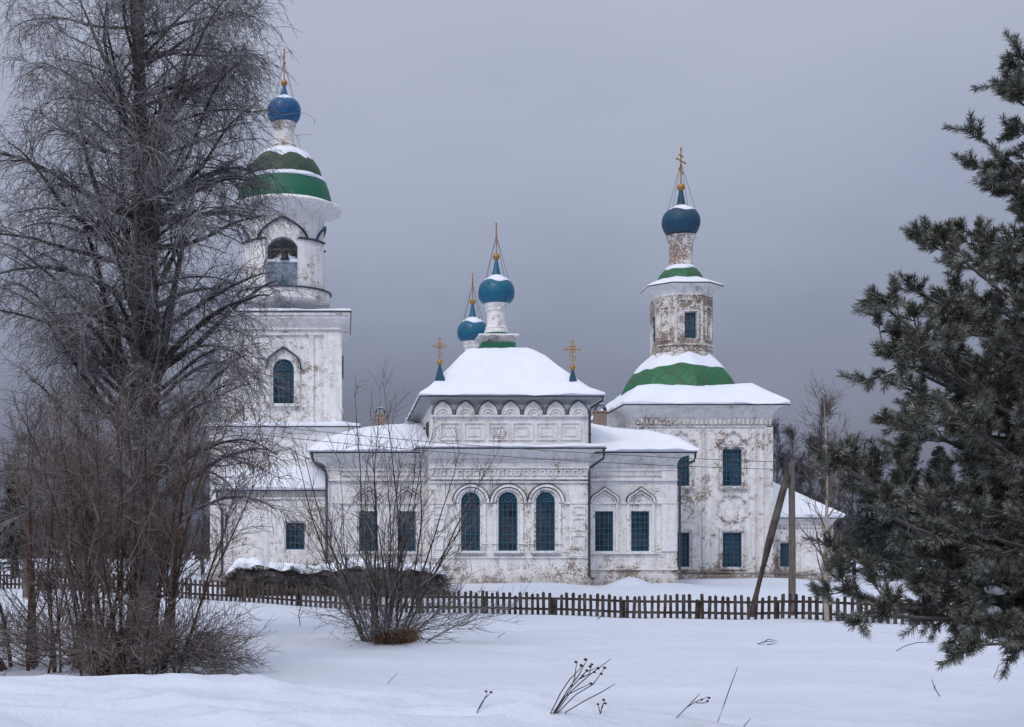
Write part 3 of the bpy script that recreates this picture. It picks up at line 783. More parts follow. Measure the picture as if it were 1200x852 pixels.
# square tier with an ogee-headed window
mb = MB(); mb.box(tx-hw, tx+hw, AX-hw, AX+hw, HT(503), zt1-.1); tw = part(mb, 'tower_wall', M['wall_tower'])
tfT = frame_tf((0, YT), (1, 0), (0, -1)); tfTE = frame_tf((tx+hw, 0), (0, 1), (1, 0)); tfTW = frame_tf((tx-hw, 0), (0, 1), (-1, 0))
tww = 24.5*YT/F; tz0, tz1 = HT(473), HT(420.5)
for tf, c in ((tfT, wx(332.2, YT)), (tfTE, AX), (tfTW, AX)):
    cb = MB(tf); win_cut(cb, c, tz0, tz1, tww, True, .3); cut(tw, cb); window(tf, c, tz0, tz1, tww, True, 4, 4, .3, .065)
    hm = MB(tf); w = 42*YT/F; h = 26*YT/F; zc = HT(432)
    hm.band(ogee(c, zc, w, h, 24, .2), ogee(c, zc, w-.14, h-.08, 24, .2), 0, .2); hm.box(c-w/2, c-w/2+.06, 0, .155, zc-.02, zc+.0); part(hm, 'hood_mould', M['hood'])
    tr = MB(deep(tf))
    tr.prism(ogee(c, zc, w-.14, h-.08), 0.0, .05) if False else None
    for s_ in (-1, 1):
        tr.box(c+s_*(w/2-.16)-.09, c+s_*(w/2-.16)+.09, 0, .07, tz0-.1, zc)
        for q0, q1, dd in ((16/23., 1.0, .07), (10/23., 12/23., .06)):
            pa, pb = sorted((c+s_*hw*q0, c+s_*hw*q1)); tr.box(pa, pb, 0, dd, HT(498), HT(393))
    tr.box(c-w/2, c+w/2, 0, .12, tz0-.14, tz0-.01); tr.box(c-hw, c+hw, 0, .075, HT(393)+.002, HT(391))
    tr.box(c-hw+.01, c+hw-.01, 0, .07, HT(386.5), HT(384.5))
    part(tr, 'wall_moulding', M['wall_tower'])
cv = MB(); cove(cv, tx-hw, tx+hw, YT, AX+hw, HT(386), zt1-.33, .42, 6); q = hw+.44; cv.box(tx-q, tx+q, AX-q, AX+q, zt1-.328, zt1-.2); q = hw+.54; cv.box(tx-q, tx+q, AX-q, AX+q, zt1-.198, zt1-.06); part(cv, 'cornice', M['trim'], CH, 40)
q = hw+.6; ev = MB(); ev.box(tx-q, tx+q, AX-q, AX+q, zt1-.058, zt1-.0); part(ev, 'eave', M['metal'])
lv = []
for t, f in ((0, 0), (-.01, .25), (.02, .6), (.3, .8), (.7, 1.), (1., 1.05)):
    q2 = q-.02-(q-2.1)*t; lv.append((tx-q2, tx+q2, AX-q2, AX+q2, zt1+.002+.17*f))
snow_loft(lv, 'snow_cover', 20, .03)
# round belfry: hollow, four arched openings, capped piers
Tk = AX/F
def HX(py): return wz(py, AX)
def ring_wall(prof, seg=64):
    mb = MB(); mb.lathe(prof, tx, AX, seg); return mb
mb = ring_wall([(54*Tk, HX(358)), (54*Tk, HX(347)), (51*Tk, HX(346))], 48); part(mb, 'belfry_base', M['wall_tower'], CH, 30)
mb = ring_wall([(56*Tk, HX(347)), (56*Tk, HX(345.5)), (50*Tk, HX(344))], 48); part(mb, 'belfry_ledge', M['metal'], CH, 30)
Rb = 46.5*Tk
mb = MB()
outer = [(Rb, HX(345)), (Rb, HX(262))]; seg = 64
rs = []
for r, z in ((Rb, HX(345)), (Rb, HX(259)), (Rb-.55, HX(259)), (Rb-.55, HX(345)), (Rb, HX(345))):
    rs.append([(tx+r*math.cos(2*PI*j/seg), AX+r*math.sin(2*PI*j/seg), z) for j in range(seg)])
mb.rings(rs[:-1], False, False)
n_ = len(mb.v); 
for j in range(seg): mb.f.append((3*seg+j, 3*seg+(j+1) % seg, (j+1) % seg, j)); mb.mi.append(0)
bw = part(mb, 'belfry_wall', M['wall_tower'], CH, 30)
oz0, oz1 = wz(342, AX-2), wz(277.5, AX-2); ow = 39.5*(AX-2)/F
def open_cut(tf):
    c = MB(tf); c.prism([(-ow/2, oz0), (ow/2, oz0)] + arc(0, oz1-ow/2, ow/2, 0, PI, 16), 6, -6); return c
cut(bw, open_cut(frame_tf((tx, AX), (1, 0), (0, -1)))); cut(bw, open_cut(frame_tf((tx, AX), (0, 1), (1, 0))))
set_smooth(bw.data, 30)
for k in range(4):      # piers between the openings
    a = PI/4+k*PI/2; half = math.radians(22.5); pts = []
    for R_ in (50.5,):
        arcp = [(tx+R_*Tk*math.cos(a-half+2*half*i/10), AX+R_*Tk*math.sin(a-half+2*half*i/10)) for i in range(11)]
        arci = [(tx+(Rb-.1)*math.cos(a-half+2*half*i/10), AX+(Rb-.1)*math.sin(a-half+2*half*i/10)) for i in range(11)]
    mb = MB(); lo = [(x, y, HX(345.2)) for x, y in arcp+arci[::-1]]; hi = [(x, y, HX(291)) for x, y, _ in lo]
    mb.rings([lo, hi]); pier = part(mb, 'pier', M['wall_tower'], CH, 30)
    def exp(R_, hf):
        return [(tx+R_*Tk*math.cos(a-hf+2*hf*i/10), AX+R_*Tk*math.sin(a-hf+2*hf*i/10)) for i in range(11)] + arci[::-1]
    mb = MB(); s_ = exp(52.5, half+.02); mb.rings([[(x, y, HX(290.9)) for x, y in s_], [(x, y, HX(289.3)) for x, y in s_]]); mb.build('pier_cap', M['metal'], pier)
for k in range(4):      # ogee hoods, bent round the drum
    a = -PI/2+k*PI/2; w = 2.85; h = 1.56; zc = wz(289, AX-2.1)
    o_, i_ = ogee(0, zc, w, h, 28, .14), ogee(0, zc, w-.10, h-.06, 28, .14); mb = MB()
    vs = []
    for (u, z), (u2, z2) in zip(o_, i_):
        for uu, zz, R_ in ((u, z, Rb-.03), (u, z, Rb+.14), (u2, z2, Rb+.14), (u2, z2, Rb-.03)):
            an = a+uu/Rb; vs.append((tx+R_*math.cos(an), AX+R_*math.sin(an), zz))
    fs = [(i*4+j, i*4+(j+1) % 4, i*4+4+(j+1) % 4, i*4+4+j) for i in range(len(o_)-1) for j in range(4)]
    mb.add(vs, fs); part(mb, 'hood_mould', M['hood'])
    # parapet panel with a dark blue painted icon in the opening
    tf = frame_tf((tx+(Rb-.3)*math.cos(a), AX+(Rb-.3)*math.sin(a)), (-math.sin(a), math.cos(a)), (math.cos(a), math.sin(a)))
    mb = MB(tf); mb.box(-ow/2+.02, ow/2-.02, -.04, .04, oz0, HX(318)); mb.box(-ow/2+.02, ow/2-.02, -.06, .06, HX(318)+.002, HX(316)); pp = part(mb, 'parapet_panel', M['icon'])
    mb = MB(tf); mb.prism(ogee(0, oz0+.05, .52, .92), .042, .055); mb.build('painted_icon', M['frame'], pp)
    mb = MB(tf); mb.box(-ow/2+.02, ow/2-.02, -.05, .03, HX(303), HX(301)); part(mb, 'bell_beam', M['strut'])
    mb = MB(tf); mb.box(-ow/2+.02, ow/2-.02, -.05, .05, HX(316)+.003, HX(313)); part(mb, 'snow_cover', M['snow'])
fl = MB(); fl.lathe([(.05, HX(345)), (Rb-.5, HX(345)), (Rb-.5, HX(344)), (.05, HX(343.8))], tx, AX, 32); part(fl, 'belfry_floor', M['strut'])
mb = MB(); pr = []
for i in range(11):
    t = i/10; pr.append(((46.5+21*(1-math.cos(t*PI/2)))*Tk, HX(262)+(HX(249.5)-HX(262))*math.sin(t*PI/2)))
pr += [(68*Tk, HX(248.5)), (67*Tk, HX(247)), (58*Tk, HX(243)), (30*Tk, HX(243))]
mb.lathe([(30*Tk, HX(262.2))]+pr, tx, AX, 64); part(mb, 'cornice', M['trim'], CH, 35)
gp = [(56.5, 244), (56.5, 242), (55.5, 236), (53, 226), (49.5, 217)]
mb = MB(); mb.lathe([(r*Tk, HX(y)) for r, y in gp], tx, AX, 64); part(mb, 'skirt_roof', M['green'], CH, 35)
mb = MB(); rs = []
for r, y in ((49, 218), (50.5, 216.5), (49.5, 213.5), (46, 211.5), (43, 211), (40, 212)):
    rs.append([(tx+(r+1.1*hsh(j*.7, r*.05, 1.))*Tk*math.cos(2*PI*j/64), AX+(r+1.1*hsh(j*.7, r*.05, 1.))*Tk*math.sin(2*PI*j/64), HX(y)) for j in range(64)])
mb.rings(rs); part(mb, 'snow_cover', M['snow'], CH, 60)
tp = [(46, 214), (45, 209), (42, 200), (37, 192), (30, 184.5), (22, 179.5), (17, 177.5)]
tp = [(r*Tk, HX(y)) for r, y in tp]
mb = MB(); mb.lathe(tp, tx, AX, 64); td = part(mb, 'dome_roof', M['green_moss'], CH, 35)
snow_shell(tp, tx, AX, lambda a: .60+.12*math.sin(a*2+.4)+.08*math.sin(a*5+1)+.05*math.sin(a*9)+.03*math.sin(a*17), lambda a: .99, .09, 64, parent=td)
mb = MB(); mb.lathe([(19.5*Tk, HX(183.5)), (18.5*Tk, HX(178)), (14*Tk, HX(175.5))], tx, AX, 32); part(mb, 'drum_skirt', M['green'], CH, 30)
ONT = [(13, 144.5), (16.5, 141.5), (19, 136), (19.7, 130.5), (18.7, 124.3), (15.4, 119.2), (10.6, 116), (6.3, 113.6), (4.2, 110), (2.7, 105), (1.6, 101), (1.3, 99)]
DRT = [(15, 177), (15, 174.5), (13.5, 173), (14.2, 171.5), (12.2, 169.5), (11.2, 168), (11, 153), (12.5, 151.5), (12.5, 149), (14, 147.5), (14, 145.5), (13, 144)]
cupola(tx, AX, AX, ONT, DRT, (97.2, 3.9), (94, 58), M['blue'], M['trim_worn'], (.05, .9987), .05)
# low side porch at the tower's foot
YP = 61.6; p0, p1 = wx(260, YP), r0+.3; zP = wz(574, YP-.3)
mb = MB(); mb.box(p0, p1, YP, AX-hb-.003, -.5, zP-.05); pw = part(mb, 'porch_wall', M['wall_tower'])
tfP = frame_tf((0, YP), (1, 0), (0, -1)); xw = wx(346, YP); pww = 22*YP/F
cb = MB(tfP); win_cut(cb, xw, wz(644, YP), wz(612.5, YP), pww, False); cut(pw, cb); window(tfP, xw, wz(644, YP), wz(612.5, YP), pww, False, 4, 4)
tr = MB(deep(tfP)); tr.box(p0, p1, 0, .06, wz(585, YP), wz(583, YP)); tr.box(p0, p0+.5, 0, .05, -.3, wz(585.1, YP)); surround(tr, xw, wz(644, YP), wz(612.5, YP), pww, .08, .05, .07); part(tr, 'wall_moulding', M['wall_tower'])
ev = MB(); ev.box(p0-.3, p1, YP-.34, AX-hb-.003, zP-.048, zP); part(ev, 'eave', M['metal'])
lv = []
for t, f in ((0, 0), (-.03, .08), (0, .14), (.2, .35), (.6, .75), (1, 1.0)):
    lv.append((p0-.3+1.4*max(t, 0), p1-.3*max(t, 0), YP-.34+(2.2)*t, AX-hb, zP+.002+(wz(547, YP+2)-zP)*f))
snow_loft(lv, 'snow_cover', 12, .05)
pipe([(p0-.2, YP-.3, zP), (p0-.2, YP-.3, zP-.3), (p0-.18, YP-.28, zP-.5), (p0+.02, YP-.15, zP-1.), (p0+.02, YP-.15, zP-1.3), (p0+.02, YP-.15, .5), (p0-.15, YP-.25, .3)])
# bells
for i, (bx, bz, br) in enumerate(((.12, 300.8, .27), (-.42, 301, .17), (.55, 301, .15))):
    B = empty('church_bell', (tx+bx, AX-Rb+.32, HX(bz)-br*2.2), ('large dark bronze bell hanging in the middle of the belfry arch', 'small bronze bell hanging to the left of the big bell', 'smallest bronze bell hanging to the right of the big bell')[i], 'bell', 'bells hanging in the belfry')
    L = B.location; mb = MB(); pr = [(1., 0), (.97, .06), (.8, .3), (.66, .7), (.58, 1.1), (.45, 1.4), (.2, 1.5)]
    mb.lathe([(r*br, L.z+z*br) for r, z in pr], L.x, L.y, 20); mb.build('bell_body', M['bronze'], B, 50)
    mb = MB(); mb.tube([(L.x, L.y, L.z+1.45*br), (L.x, L.y, HX(bz)+.02)], .03, 6); mb.build('hanger', M['metal'], B)
    mb = MB(); mb.tube([(L.x, L.y, L.z+1.3*br), (L.x, L.y, L.z-.02)], .018, 6); mb.ball((L.x, L.y, L.z), br*.18, 8); mb.build('clapper', M['metal'], B)
# ------------------------------------------------------------------ snow-covered ground
def sstep(a, b, x):
    t = np.clip((x-a)/(b-a), 0, 1); return t*t*(3-2*t)
def ground(x, y):
    x = np.asarray(x, float); y = np.asarray(y, float)
    h = -.42 - .18*sstep(24, 36, y) + .60*sstep(45.5, 54, y)
    h = h + .04*np.sin(x*.55+.35*y)*np.sin(y*.31-.2*x) + .022*np.sin(x*1.3-y*.8+1)*sstep(60, 30, y)
    # roadside bank in front, highest on the left
    A = np.interp(x, [-40, -6, -3.3, -1.6, -.8, .4, 1.6, 2.6, 3.7, 4.6, 7, 40], [.80, .80, .80, .72, .69, .64, .54, .44, .30, .10, .02, .02])
    yc = 13.1 + .22*np.sin(x*.9) + .1*np.sin(x*2.3+1)
    h = h + A*sstep(yc+.9, yc-.75, y)
    h = h - .05*np.exp(-((y-11.1-.18*np.sin(x*.8))/.75)**2)*sstep(4, 1, x) + .06*np.exp(-((y-10.0-.1*x)/.6)**2)*sstep(4, 1.5, x)
    h = h + .012*np.sin(x*3.1+y*1.7)*np.sin(y*2.3-x)*sstep(30, 12, y)
    # wind-shaped drifts before the fence and at the walls
    for cx, cy, sx, sy, a in ((2.5, 32, 4.5, .9, .10), (8, 29.5, 5, .8, .09), (10.5, 35, 4, .7, .08), (5, 25, 4.5, .8, .06), (13, 31, 4.5, .8, .08), (14.5, 24, 3, .9, .07),
                              (12.55, 55.6, .75, .6, .45), (9, 56, 1.6, .6, .15), (17.5, 61.5, 3, .9, .22), (21.5, 62, 2.5, .9, .2), (6, 55.6, 3.2, .7, .15), (14.6, 56.6, 1.5, .8, .16), (-4, 27, 4, 1.2, .1)):
        h = h + a*np.exp(-((x-cx)/sx)**2-((y-cy-.1*(x-cx))/sy)**2)
    nf = sstep(22, 11, y)
    rid = 1-np.abs(np.sin(.8*x+1.6*y+.7*np.sin(.9*x-.5*y)+.4)); h = h + .085*nf*rid**3
    rid = 1-np.abs(np.sin(-.55*x+2.3*y+.9*np.sin(.7*x+.8*y)+1.9)); h = h + .05*nf*rid**3
    h = h + .012*nf*np.sin(7.3*x+3.1*y)*np.sin(6.1*y-2.2*x) + .005*nf*np.sin(15*x-4*y)*np.sin(13*y+5*x)
    for y1, amp, w0, w1, dec in ((10.35+.22*np.sin(1.1*x+.6)+.10*np.sin(2.9*x), .095, -9, 2.4, 1.3), (11.75+.25*np.sin(.9*x+2.2)+.08*np.sin(3.3*x+1), .075, -2.6, 3.6, .9), (9.75+.2*np.sin(1.4*x+4)-.12*x, .07, -1.6, 4.2, 1.1), (12.5+.2*np.sin(1.2*x+1.), .05, -9, -.6, .8)):
        h = h + amp*sstep(w0, w0+1.2, x)*sstep(w1, w1-1.6, x)*sstep(y1-.16, y1, y)*np.exp(-np.maximum(y-y1, 0)/dec)*(.75+.25*np.sin(1.7*x+y1))
    ff = sstep(11, 20, y)*sstep(46, 38, y); rid = 1-np.abs(np.sin(.16*x+.62*y+.8*np.sin(.33*x-.2*y)+.9)); h = h + .11*ff*rid**4
    h = h + .25*sstep(90, 200, y)*(1+np.sin(x*.03+y*.02))
    return h
def gz(x, y): return float(ground(x, y))
ys = np.concatenate([np.linspace(-40, 2, 12), np.linspace(3, 8.5, 18), np.arange(8.6, 9.4, .1), np.arange(9.42, 14, .045), np.arange(14.05, 16, .09), np.arange(16.1, 36, .28), np.arange(36.3, 66, .36), np.geomspace(67, 1500, 50)])
u = np.linspace(-1, 1, 281)
Xg = u[None, :]*(14+.85*np.abs(ys))[:, None] + .28*np.maximum(ys, 0)[:, None]; Yg = np.repeat(ys[:, None], len(u), 1)
Zg = ground(Xg, Yg)
me = bpy.data.meshes.new('snow_ground'); nr, nc = Xg.shape
idx = np.arange(nr*nc).reshape(nr, nc); q = np.stack([idx[:-1, :-1], idx[:-1, 1:], idx[1:, 1:], idx[1:, :-1]], -1).reshape(-1, 4)
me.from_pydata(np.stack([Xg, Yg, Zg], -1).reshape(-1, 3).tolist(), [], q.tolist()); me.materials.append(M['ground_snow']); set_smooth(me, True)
go = bpy.data.objects.new('ground', me); COL.objects.link(go); go['kind'] = 'structure'

# ------------------------------------------------------------------ picket fence
fa, fdir = np.array([-6.8, 50.6]), np.array([25.8, -12.8]); fdir = fdir/np.linalg.norm(fdir); fn_ = np.array([-fdir[1], fdir[0]])
f0 = (fa[0]+8, fa[1]-4); 
FE = empty('picket_fence', (5, 44.7, gz(5, 44.7)), 'dark weathered wooden picket fence running across the snow in front of the church', 'fence')
FL = FE.location
def fpt(s): p = fa+fdir*s; return p[0], p[1]
def base_h(s): x, y = fpt(s); return gz(x, y)
sp = .2045; S = np.arange(-9., 33., sp)
def picket_mesh():
    pass
rs_ = random.Random(3)
def picket(mb, s, off=0):
    x, y = fpt(s); zb = base_h(s)-.15; h = .78+rs_.uniform(-.05, .035)-(.12 if rs_.random() < .04 else 0)+.02*math.sin(s*.7); w = .052+rs_.uniform(-.005, .006); t = .012
    tl = rs_.gauss(0, .022); sl = rs_.uniform(.02, .06)
    def P(a, d, z): return (x+fdir[0]*(a+tl*z)+fn_[0]*d, y+fdir[1]*(a+tl*z)+fn_[1]*d, zb+z)
    front = -.03
    poly = [(-w, 0), (w, 0), (w, h+.15-sl), (rs_.uniform(-.02, .02), h+.15), (-w, h+.15-sl)]
    vs = [P(a, front-t, z) for a, z in poly]+[P(a, front+t, z) for a, z in poly]; n = 5
    mb.add(vs, [tuple(range(n)), tuple(range(2*n-1, n-1, -1))]+[(i, n+i, n+(i+1) % n, (i+1) % n) for i in range(n)])
# visible, largest pickets singly; the far left and right ends, which vegetation covers, as one piece
vis = [s for s in S if 3.6 <= s <= 24.1][:100]
rest = MB()
for s in S:
    if s in vis:
        m_ = MB(); picket(m_, s); m_.build('picket', M['fence'], FE)
    else: picket(rest, s)
ro = rest.build('picket', M['fence'], FE); ro['kind'] = 'stuff'
for zz in (.20, .56):
    mb = MB(); pts = []
    for s in np.arange(-9, 33.1, 1.):
        x, y = fpt(s); pts.append((x+fn_[0]*.005, y+fn_[1]*.005, base_h(s)+zz))
    rs = []
    for p in pts:
        rs.append([(p[0]+fn_[0]*a, p[1]+fn_[1]*a, p[2]+b) for a, b in ((-.016, -.04), (.026, -.04), (.026, .04), (-.016, .04))])
    mb.rings(rs); mb.build('rail', M['fence'], FE)
for s in np.arange(-8.9, 33, 2.45):
    x, y = fpt(s); zb = base_h(s); x += fn_[0]*.09; y += fn_[1]*.09; mb = MB()
    mb.rings([[(x+fdir[0]*a+fn_[0]*b, y+fdir[1]*a+fn_[1]*b, z) for a, b in ((-.05, -.05), (.05, -.05), (.05, .05), (-.05, .05))] for z in (zb-.3, zb+.58)])
    mb.build('post', M['fence'], FE)

# ------------------------------------------------------------------ branch system (vectorised)
def nrm(v): return v/np.maximum(np.linalg.norm(v, axis=-1, keepdims=True), 1e-9)
def grow(P0, D, L, nseg, grav, wob, rng):
    """polylines from P0 along D; grav>0 droops (per step, may be an array of per-step values)"""
    N = len(P0); pts = [P0]; D = nrm(D.copy()); g = np.broadcast_to(np.asarray(grav, float), (nseg,))
    for i in range(nseg):
        D = D+wob*rng.normal(size=(N, 3)); D[:, 2] -= g[i]; D = nrm(D)
        pts.append(pts[-1]+D*(L/nseg)[:, None])
    return np.stack(pts, 1)
def taper(r0, P, tip): 
    t = np.linspace(0, 1, P); return r0[:, None]*(1-t)[None, :]**.8*(1-tip)+r0[:, None]*tip
def spawn(par, prad, counts, tmin, tmax, ang, dang, rng, up=0., tpow=1.):
    idx = np.repeat(np.arange(len(par)), counts); n = len(idx); P = par.shape[1]
    t = tmin+(tmax-tmin)*rng.random(n)**tpow; f = t*(P-1); i = np.minimum(f.astype(int), P-2); k = (f-i)[:, None]
    a, b = par[idx, i], par[idx, i+1]; pos = a+(b-a)*k; T = nrm(b-a)
    R = rng.normal(size=(n, 3)); R[:, 2] += up; R = nrm(R-np.sum(R*T, 1, keepdims=True)*T)
    an = ang+dang*rng.normal(size=n); D = T*np.cos(an)[:, None]+R*np.sin(an)[:, None]
    rr = prad[idx, i]*(1-k[:, 0])+prad[idx, i+1]*k[:, 0]
    return pos, D, t, rr, idx
def tubes_geo(sets):
    V = []; Fc = []; base = 0
    for pts, rad, S_ in sets:
        N, P, _ = pts.shape
        T = np.empty_like(pts); T[:, 1:-1] = pts[:, 2:]-pts[:, :-2]; T[:, 0] = pts[:, 1]-pts[:, 0]; T[:, -1] = pts[:, -1]-pts[:, -2]; T = nrm(T)
        ref = np.where(np.abs(T[:, :1, 2:3]) > .9, np.array([1., 0, 0]), np.array([0, 0, 1.])); ref = np.broadcast_to(ref, T.shape)
        A = nrm(np.cross(T, ref)); B = np.cross(T, A)
        an = 2*PI*np.arange(S_)/S_; ring = pts[:, :, None]+rad[:, :, None, None]*(np.cos(an)[None, None, :, None]*A[:, :, None]+np.sin(an)[None, None, :, None]*B[:, :, None])
        V.append(ring.reshape(-1, 3)); id_ = base+np.arange(N*P*S_).reshape(N, P, S_); nx = np.roll(id_, -1, 2)
        Fc.append(np.stack([id_[:, :-1], nx[:, :-1], nx[:, 1:], id_[:, 1:]], -1).reshape(-1, 4)); base += N*P*S_
    return np.concatenate(V), np.concatenate(Fc)
def np_mesh(name, V, Fq, mat, parent=None, origin=(0, 0, 0), smooth=True):
    o0 = np.array(root_loc(parent)) if parent else np.array(origin)
    me = bpy.data.meshes.new(name); me.vertices.add(len(V)); me.vertices.foreach_set('co', (V-o0).astype(np.float32).ravel())
    k = Fq.shape[1]; me.loops.add(Fq.size); me.loops.foreach_set('vertex_index', Fq.astype(np.int32).ravel())
    me.polygons.add(len(Fq)); me.polygons.foreach_set('loop_start', np.arange(0, Fq.size, k, dtype=np.int32)); me.polygons.foreach_set('loop_total', np.full(len(Fq), k, np.int32))
    if smooth: me.polygons.foreach_set('use_smooth', np.ones(len(Fq), bool))
    me.update(calc_edges=True); me.materials.append(mat)
    o = bpy.data.objects.new(name, me); COL.objects.link(o)
    if parent: o.parent = parent
    else: o.location = origin
    return o

M['birch_twig'] = m_twig('birch_twig', (.076, .064, .060), (.54, .55, .59), .60)
M['birch_limb'] = m_twig('birch_limb_bark', (.052, .045, .043), (.50, .51, .55), .55, .4, .12)
M['birch_bark'] = m_twig('birch_bark_old', (.075, .07, .068), (.30, .30, .31), .45, .35)
M['shrub'] = m_twig('shrub_bark', (.070, .045, .036), (.42, .39, .39), .52, .4)
M['shrub_stem'] = m_twig('shrub_stem_bark', (.070, .038, .028), (.38, .35, .35), .25, .4, .1)
M['bush_stem'] = m_twig('bush_stem_bark', (.055, .045, .039), (.38, .36, .36), .3, .4, .1)
M['bush'] = m_twig('bush_bark', (.072, .058, .050), (.42, .42, .45), .55, .45)
M['bushtwig'] = m_twig('thin_birch_bark', (.10, .078, .065), (.36, .35, .35), .35, .6)
M['youngbark'] = m_twig('young_birch_bark', (.36, .30, .24), (.6, .58, .56), .4, .55)
M['far_twig'] = m_twig('far_twigs', (.055, .050, .053), (.24, .24, .28), .35, .6)

# ---- big frosted birch on the left
def big_birch():
    rng = np.random.default_rng(5); Y = 30.; X = wx(166, Y); z0 = gz(X, Y)
    R = empty('birch_tree', (X, Y, z0), 'huge bare frost-covered birch with drooping twigs hiding the left side of the church', 'tree')
    zz = np.linspace(-.4, 19.5, 30); t = zz/19.5
    tr = np.stack([X+.30*np.sin(zz*.33)*t+.012*zz, Y+.22*np.sin(zz*.27+1)*t, z0+zz], -1)[None]
    rad = (.30*(1-np.clip(t, 0, 1))**.85+.03)[None]; rad[0, :3] *= [1.5, 1.2, 1.05]
    # forked leaders
    p, D, tt, rr, _ = spawn(tr, rad, [10], .22, .62, .40, .07, rng, .2)
    ld = grow(p, D, 8.*(1.12-tt), 12, -.05, .05, rng); lrad = taper(rr*.50, 13, .03)
    ext = (ld[:, :, 0]-X).max(1); x0 = ld[:, 0, 0]-X; kf = np.where(ext > 1.7, np.clip((1.7-x0)/np.maximum(ext-x0, .01), .2, 1), 1.); ld[:] = ld[:, :1]+(ld-ld[:, :1])*kf[:, None, None]
    V, Fq = tubes_geo([(tr, rad, 12), (ld, lrad, 8)]); np_mesh('trunk', V, Fq, M['birch_bark'], R)
    sets = []
    p1, D1, t1, r1_, _ = spawn(tr, rad, [104], .13, .97, 1.2, .17, rng, .1)
    L1 = np.interp(t1, [.13, .3, .55, .8, 1.], [3.6, 4.5, 4.6, 4.5, 3.2])*rng.uniform(.72, 1.12, len(t1))
    b1 = grow(p1, D1, L1, 12, [-.07, -.08, -.06, -.04, -.02, 0, .03, .05, .08, .11, .13, .15], .08, rng); q1 = taper(np.minimum(r1_*.36, .085)*rng.uniform(.7, 1.1, len(t1)), 13, .14)
    p3, D3, t3, r3_, _ = spawn(tr, rad, [24], .14, .40, 1.2, .15, rng, .1)      # low weeping limbs
    b1c = grow(p3, D3, 3.4*rng.uniform(.7, 1.15, 24), 12, [-.10, -.09, -.06, -.03, 0, .04, .08, .12, .15, .18, .2, .2], .08, rng); q1c = taper(np.minimum(r3_*.3, .06), 13, .14)
    b1 = np.concatenate([b1, b1c]); q1 = np.concatenate([q1, q1c])
    p2, D2, t2, r2_, _ = spawn(ld, lrad, np.full(len(ld), 10), .12, .98, .95, .2, rng)
    b1b = grow(p2, D2, 2.2*rng.uniform(.5, 1.1, len(t2)), 12, [-.07, -.07, -.05, -.03, 0, .02, .04, .07, .09, .1, .12, .12], .09, rng); q1b = taper(np.minimum(r2_*.42, .05), 13, .15)
    for bb in (b1, b1b):      # keep the crown within its spread
        ext = (bb[:, :, 0]-X).max(1); x0 = bb[:, 0, 0]-X; lim = np.interp(bb[:, 0, 2], [3, 7, 9.5, 20], [3.2, 3.1, 2.5, 2.35]); kf = np.where(ext > lim, np.clip((lim-x0)/np.maximum(ext-x0, .01), .2, 1), 1.); bb[:] = bb[:, :1]+(bb-bb[:, :1])*kf[:, None, None]
    V, Fq = tubes_geo([(b1, q1*1.12, 6), (b1b, q1b*1.12, 6)]); np_mesh('limbs', V, Fq, M['birch_limb'], R)
    par = np.concatenate([b1, b1b]); pr = np.concatenate([q1, q1b])
    cnt = np.maximum((np.linalg.norm(par[:, -1]-par[:, 0], axis=1)*3.9).astype(int), 3)
    p, D, t_, r_, _ = spawn(par, pr, cnt, .28, 1., .80, .25, rng, 0., .8)
    b2 = grow(p, D, rng.uniform(.55, 1.7, len(t_))*(1.15-.45*t_), 7, [-.04, .0, .04, .08, .13, .17, .2], .12, rng); q2 = taper(np.clip(r_*.5, .008, .020), 8, .3)
    sets.append((b2, q2, 4))
    p, D, t_, r_, _ = spawn(b2, q2, np.full(len(b2), 7), .08, 1., .7, .28, rng)
    b3 = grow(p, D, rng.uniform(.25, .95, len(t_)), 5, [.02, .08, .14, .2, .25], .13, rng); q3 = taper(np.full(len(t_), .0062), 6, .5)
    sets.append((b3, q3, 3))
    p, D, t_, r_, _ = spawn(b3, q3, np.full(len(b3), 2), .1, 1., .6, .25, rng)
    b4 = grow(p, D, rng.uniform(.12, .42, len(t_)), 3, [.04, .14, .2], .14, rng); q4 = taper(np.full(len(t_), .005), 4, .6)
    sets.append((b4, q4, 3))
    V, Fq = tubes_geo(sets); V[:, 2] = np.maximum(V[:, 2], ground(V[:, 0], V[:, 1])+.02)
    np_mesh('crown', V, Fq, M['birch_twig'], R); print('birch faces', len(Fq))
big_birch()

